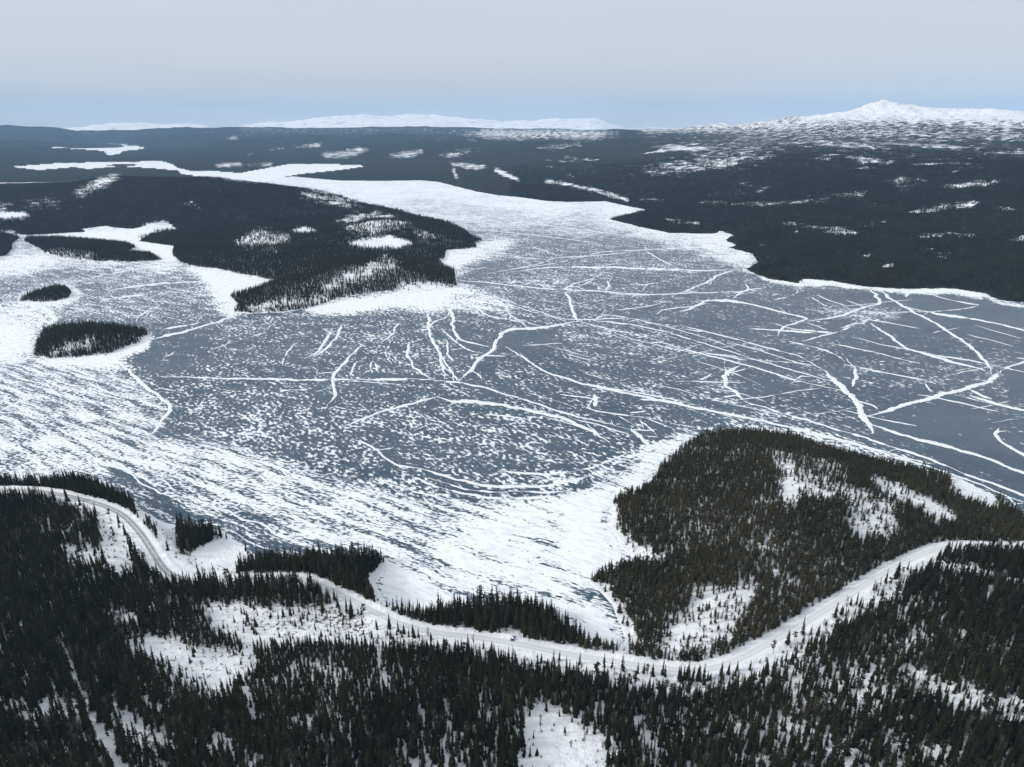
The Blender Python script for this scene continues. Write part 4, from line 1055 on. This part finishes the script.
# near shore
gx, gy = candidates(-700, 760, 170, 640, 1.8)
sd = A.sd(gx, gy); k = sd > 1.5; gx, gy, sd = gx[k], gy[k], sd[k]
gz = hA(gx, gy); px, py = proj(gx, gy, gz)
k = (py < 905); gx, gy, gz, px, py = gx[k], gy[k], gz[k], px[k], py[k]
dr, _ = road_near(gx, gy)
cl = fbm(gx / 16, gy / 16, 4, 201, .6)
dn = np.clip(dens.get(px, py), 0, 1)
pen = (px > 585) & (py < 660) & (py < np.interp(px, [585, 690, 770, 850, 926, 1024], [655, 668, 640, 592, 550, 545]))
dn = dn * np.where(pen, .90, .82)
prob = np.clip(dn * (1 + 2.2 * (cl - .5) * (1.35 - dn)) + (dn > .5) * (cl - .38) * .8, 0, 1)
k = (rng.random(len(gx)) < prob) & (dr > 5.2)
nx, ny, nzz, npx, npy, ndn, npen = gx[k], gy[k], gz[k], px[k], py[k], dn[k], pen[k]
n = len(nx)
hN = hsize(n, 1, .24) * np.where(npen, 6.0, 8.1) * np.where((npx > 170) & (npx < 430) & (npy > 596) & (npy < 705), .78, 1) * np.where(ndn < .3, .72, 1) * (.8 + .4 * fbm(nx / 60, ny / 60, 3, 77)) * (1 + .45 * np.exp(-((npx - 505) / 70) ** 2 - ((npy - 625) / 18) ** 2) + .5 * np.exp(-((npx - 228) / 40) ** 2 - ((npy - 591) / 8) ** 2) + .4 * np.exp(-((npx - 340) / 60) ** 2 - ((npy - 575) / 16) ** 2) + .4 * np.exp(-((npx - 190) / 30) ** 2 - ((npy - 535) / 20) ** 2))
formN = rng.integers(0, 6, n)
pin = rng.random(n) < np.where(npen, .14, .04) + np.where(npx > 640, .04, 0)
formN = np.where(pin, rng.integers(6, 8, n), formN)
bir = (rng.random(n) < np.where(ndn < .4, .22, .07)) & ~pin
formN = np.where(bir, rng.integers(8, 10, n), formN)
wN = hN * rng.uniform(.72, 1.18, n) * np.where(hN < 5, 1.2, 1) * np.where(npen & ~pin, 1.5, 1)
turnN = np.stack([rng.normal(0, .03, n), rng.normal(0, .03, n), rng.uniform(0, 6.28, n)], 1)
# the 300 spruces that show largest get bodies of their own
tpx, tpy = proj(nx, ny, nzz + hN)
sl = np.sqrt(nx ** 2 + ny ** 2 + (nzz - CAMH) ** 2)
big = hN / sl * np.where((npy < 800) & (tpy < 764) & (npx > 2) & (npx < 1022) & ~pin & ~bir & ~npen, 1, 0)
own = np.zeros(n, bool); own[np.argsort(-big)[:300]] = True
near_s = (~own) & ~npen
scatter('forest', 'dense dark spruce and pine forest on the near shore and its clearings', near_coll, np.stack([nx, ny, nzz], 1)[near_s], formN[near_s], np.stack([wN, wN, hN], 1)[near_s], turnN[near_s])
k = npen
fp = rng.integers(0, 4, n); fp = np.where(pin, rng.integers(4, 6, n), fp)
scatter('forest', 'brownish green spruce and pine forest on the rounded peninsula', shore_coll, np.stack([nx, ny, nzz], 1)[k], fp[k], np.stack([wN, wN, hN], 1)[k] * np.array([.82, .82, 1]), turnN[k])
print('near trees', n)

# low bare shrubs in the clearings and verges
gx, gy = candidates(-700, 760, 170, 560, 2.4)
sd = A.sd(gx, gy); k = sd > 3; gx, gy = gx[k], gy[k]
gz = hA(gx, gy); px, py = proj(gx, gy, gz); dr, _ = road_near(gx, gy)
dn = np.clip(dens.get(px, py), 0, 1)
pr = np.where((dn > .02) & (dn < .5), .30, np.where(dn >= .5, .05, 0)) * np.clip(fbm(gx / 9, gy / 9, 3, 207) * 2 - .35, 0, 1.3) + .30 * np.exp(-((dr - 14) / 5) ** 2)
k = (rng.random(len(gx)) < pr) & (dr > 7) & (py < 850)
n2 = k.sum(); s_ = hsize(n2, 1.15, .4)
scatter('undergrowth', 'low bare shrubs and saplings poking through the snow of the clearings', shrub_coll, np.stack([gx, gy, gz], 1)[k], rng.integers(0, 3, n2), np.stack([s_, s_, s_], 1), np.stack([0 * s_, 0 * s_, rng.uniform(0, 6, n2)], 1))

# islands and headland
def wood(name, label, L, hf, x0, x1, y0, y1, s, coll, forms, hbase, base=.85, edge=2.0, lim=60, maxd=None, mind=None, fade=None, wide=1.0, thin=None):
    gx, gy = candidates(x0, x1, y0, y1, s, lim)
    sd = L.sd(gx, gy); k = sd > edge; gx, gy = gx[k], gy[k]
    gz = hf(gx, gy); px, py = proj(gx, gy, gz)
    dn = np.clip(dens.get(px, py), 0, 1)
    if thin is not None: dn = dn * thin(gx, gy, gz)
    cl = fbm(gx / (s * 6), gy / (s * 6), 4, 211, .6)
    pr = np.clip(dn * base * (1 + 1.8 * (cl - .5) * (1.3 - dn)), 0, 1)
    r = np.hypot(gx, gy)
    k = rng.random(len(gx)) < pr
    if maxd: k &= r < maxd
    if mind: k &= r >= mind
    if fade: k &= rng.random(len(gx)) < np.clip((fade[1] - r) / (fade[1] - fade[0]), 0, 1)
    n = k.sum(); hh = hsize(n, hbase, .22); ww = hh * rng.uniform(.9, 1.3, n) * wide
    print(name, n)
    return scatter(name, label, coll, np.stack([gx, gy, gz], 1)[k], rng.integers(0, forms, n), np.stack([ww, ww, hh], 1), np.stack([0 * hh, 0 * hh, rng.uniform(0, 6, n)], 1))
for L, lab, hb in ((LB, 'close dark spruces covering the small island', 8.5), (LC, 'dark spruces covering the larger island in the ice', 8.5), (LD, 'dark forest on the long spit below the white bay', 9), (LD2, 'dark forest on the point at the edge of the ice', 9)):
    x0, y0 = L.P.min(0); x1, y1 = L.P.max(0)
    wood('forest', lab, L, L.h, x0, x1, y0, y1, 2.3, mid_coll, 5, hb * .75, .97, .6, wide=1.35)
x0, y0 = E.P.min(0); x1, y1 = E.P.max(0)
wood('forest', 'dark forest covering the front of the middle headland', E, E.h, x0, x1, y0, 1750, 2.9, mid_coll, 5, 6.4, .92, maxd=1750, wide=1.5)
wood('forest', 'dark forest on the hills at the back of the middle headland', E, E.h, x0, x1, 1300, y1, 13, far_coll, 5, 7.0, .92, mind=1750)
wood('forest', 'dark forest on the long slope across the lake', G, hG, 0, 2200, 980, 4000, 13, far_coll, 5, 7.0, .97, edge=7, fade=(2300, 4000), thin=thinG)

# ------------------------------------------------------------------ the 300 nearest spruces, each a thing with trunk and crown
idx = np.where(own)[0]
PLACES = [(0, 60, 'in the dense stand at the bottom left corner'), (60, 135, 'beside the narrow snowy track at bottom left'), (135, 215, 'below the broken rocky clearing at left'),
          (215, 300, 'on the dark slope right of the rocky clearing'), (300, 380, 'in the dense forest left of the thin snow gap'), (380, 450, 'in the dense forest right of the thin snow gap'),
          (450, 520, 'along the left edge of the white bottom clearing'), (520, 606, 'in the white bottom clearing'), (606, 680, 'along the right edge of the white bottom clearing'),
          (680, 760, 'in the snow-flecked forest below the road bend'), (760, 850, 'in the mixed stand right of the road bend'), (850, 940, 'on the open snowy slope at lower right'), (940, 1030, 'in the bottom right corner stand')]
cells = {}
for i in idx:
    for c, (a, b, t) in enumerate(PLACES):
        if a <= npx[i] < b: cells.setdefault(c, []).append(i); break
    else: cells.setdefault(0 if npx[i] < 0 else 12, []).append(i)
labels = {}
for c, L_ in cells.items():
    t = PLACES[c][2]
    L_ = list(L_)
    def take(key, word):
        if len(L_) < 1: return
        i = max(L_, key=key); L_.remove(i); labels[i] = word + ' ' + t
    take(lambda i: hN[i], 'tallest dark spruce'); take(lambda i: -hN[i], 'shortest dark spruce'); take(lambda i: wN[i] / hN[i], 'broadest bushy spruce'); take(lambda i: -wN[i] / hN[i], 'slimmest pole-like spruce')
    take(lambda i: npy[i], 'lowest standing spruce'); take(lambda i: -npy[i], 'spruce standing farthest up the slope'); take(lambda i: -npx[i], 'leftmost spruce'); take(lambda i: npx[i], 'rightmost spruce')
    for i in L_:
        slim = wN[i] / hN[i] < 1.02; tall = hN[i] > np.median(hN[idx])
        labels[i] = ('tall ' if tall else 'middle-sized ') + ('narrow' if slim else 'full') + ' dark spruce ' + t
for i in idx:
    e = bpy.data.objects.new('spruce_tree', None); C.objects.link(e)
    e.empty_display_size = .5
    e.location = (nx[i], ny[i], nzz[i]); e.rotation_euler = tuple(turnN[i]); e.scale = (wN[i], wN[i], hN[i])
    tag(e, labels[i], 'spruce tree', 'dark spruces nearest the camera along the bottom of the forest')
    tm, cm = near_forms[formN[i]]
    for nm_, me_ in (('trunk', tm), ('crown', cm)):
        o = bpy.data.objects.new(nm_, me_); C.objects.link(o); o.parent = e

# ------------------------------------------------------------------ a small dark car in the lay-by, and the marker pole by the road
def simple_mat(name, c, r=.4, m=0.0):
    mt, nt, b = new_mat(name); b.inputs['Base Color'].default_value = c; b.inputs['Roughness'].default_value = r; b.inputs['Metallic'].default_value = m
    return mt
paint = simple_mat('dark_blue_paint', rgb(.03, .045, .075), .3); glass = simple_mat('dark_glass', rgb(.02, .025, .03), .1); rubber = simple_mat('rubber', rgb(.02, .02, .02), .8)
steel = simple_mat('wheel_steel', rgb(.35, .36, .38), .4, .8); redl = simple_mat('red_lens', rgb(.35, .02, .02), .3); whl = simple_mat('clear_lens', rgb(.7, .7, .7), .2)
def loft(secs):
    V, F = [], []
    n_ = len(secs[0])
    for s_ in secs: V += s_
    for i in range(len(secs) - 1):
        for k in range(n_):
            a = i * n_ + k; b = i * n_ + (k + 1) % n_
            F.append((a, b, b + n_, a + n_))
    F.append(tuple(range(n_ - 1, -1, -1))); F.append(tuple((len(secs) - 1) * n_ + k for k in range(n_)))
    return V, F
def part(name, V, F, mat, parent, sub=0):
    me = tri_mesh(name, V, F, [mat]); o = bpy.data.objects.new(name, me); C.objects.link(o); o.parent = parent
    bv = o.modifiers.new('bevel', 'BEVEL'); bv.width = .03; bv.segments = 2; bv.limit_method = 'ANGLE'
    return o
cx_, cy2, _ = unproj(513, 639, 6)
cx_, cy2 = float(cx_), float(cy2)
ze = float(hA(np.array([cx_]), np.array([cy2]))[0])
car = bpy.data.objects.new('parked_car', None); C.objects.link(car)
car.location = (cx_, cy2, ze + .02); car.rotation_euler = (0, 0, R(70)); car.scale = (.82, .86, .86)
tag(car, 'small dark car parked in the snowy lay-by beside the road', 'car')
prof = [(-2.1, .35, .62, .80), (-2.05, .3, .90, .85), (-1.2, .28, .97, .87), (1.1, .28, .97, .87), (2.0, .3, .82, .83), (2.12, .36, .6, .76)]
secs = [[(x, -w_, zb), (x, w_, zb), (x, w_ * 1.0, zt - .12), (x, w_ * .93, zt), (x, -w_ * .93, zt), (x, -w_, zt - .12)] for x, zb, zt, w_ in prof]
V, F = loft(secs); part('body', V, F, paint, car)
cab = [(-1.75, .95, .97, .74, .74), (-1.35, .95, 1.42, .78, .62), (.05, .95, 1.48, .78, .64), (.95, .95, .98, .76, .72)]
V, F = loft([[(x, -a, zb), (x, a, zb), (x, b, zt), (x, -b, zt)] for x, zb, zt, a, b in cab]); part('cabin_glass', V, F, glass, car)
V, F = loft([[(x, -w_, z_), (x, w_, z_), (x, w_, z_ + .05), (x, -w_, z_ + .05)] for x, w_, z_ in ((-1.42, .60, 1.42), (-.6, .63, 1.48), (.08, .63, 1.47))]); part('roof', V, F, drift_m, car)
for sx in (-1.3, 1.35):
    for sy in (-1, 1):
        V, F = [], []
        for r_, y_ in ((.32, -.1), (.32, .1)):
            V += [(sx + math.cos(a * math.pi / 8) * r_, sy * .78 + y_, .32 + math.sin(a * math.pi / 8) * r_) for a in range(16)]
        F = [(a, (a + 1) % 16, 16 + (a + 1) % 16, 16 + a) for a in range(16)] + [tuple(range(15, -1, -1)), tuple(range(16, 32))]
        wh = part('wheel', V, F, rubber, car)
        V = [(sx + math.cos(a * math.pi / 6) * .19, sy * .78 + y_, .32 + math.sin(a * math.pi / 6) * .19) for y_ in (-.115, .115) for a in range(12)]
        part('rim', V, [(a, (a + 1) % 12, 12 + (a + 1) % 12, 12 + a) for a in range(12)] + [tuple(range(11, -1, -1)), tuple(range(12, 24))], steel, wh)
def boxg(x0, x1, y0, y1, z0, z1):
    V = [(x, y, z) for x in (x0, x1) for y in (y0, y1) for z in (z0, z1)]
    return V, [(0, 1, 3, 2), (4, 6, 7, 5), (0, 4, 5, 1), (2, 3, 7, 6), (0, 2, 6, 4), (1, 5, 7, 3)]
for sy in (-1, 1):
    V, F = boxg(2.05, 2.12, sy * .62 - .16, sy * .62 + .16, .60, .74); part('headlight', V, F, whl, car)
    V, F = boxg(-2.13, -2.06, sy * .66 - .13, sy * .66 + .13, .66, .84); part('tail_light', V, F, redl, car)

# ------------------------------------------------------------------ air
hz_m = bpy.data.materials.new('haze'); hz_m.use_nodes = True
nt = hz_m.node_tree; nt.nodes.clear()
o_ = nt.nodes.new('ShaderNodeOutputMaterial'); pv = nt.nodes.new('ShaderNodeVolumePrincipled')
pv.inputs['Color'].default_value = (.36, .61, .93, 1); pv.inputs['Density'].default_value = 4.0e-5; pv.inputs['Anisotropy'].default_value = .0
nt.links.new(pv.outputs[0], o_.inputs['Volume'])
V, F = boxg(-25000, 25000, -2500, 26500, -4.5, 900)
me = tri_mesh('haze', V, F, [hz_m]); o = bpy.data.objects.new('haze', me); C.objects.link(o)
tag(o, 'thin pale blue air that fades the far hills', None, None, 'stuff')
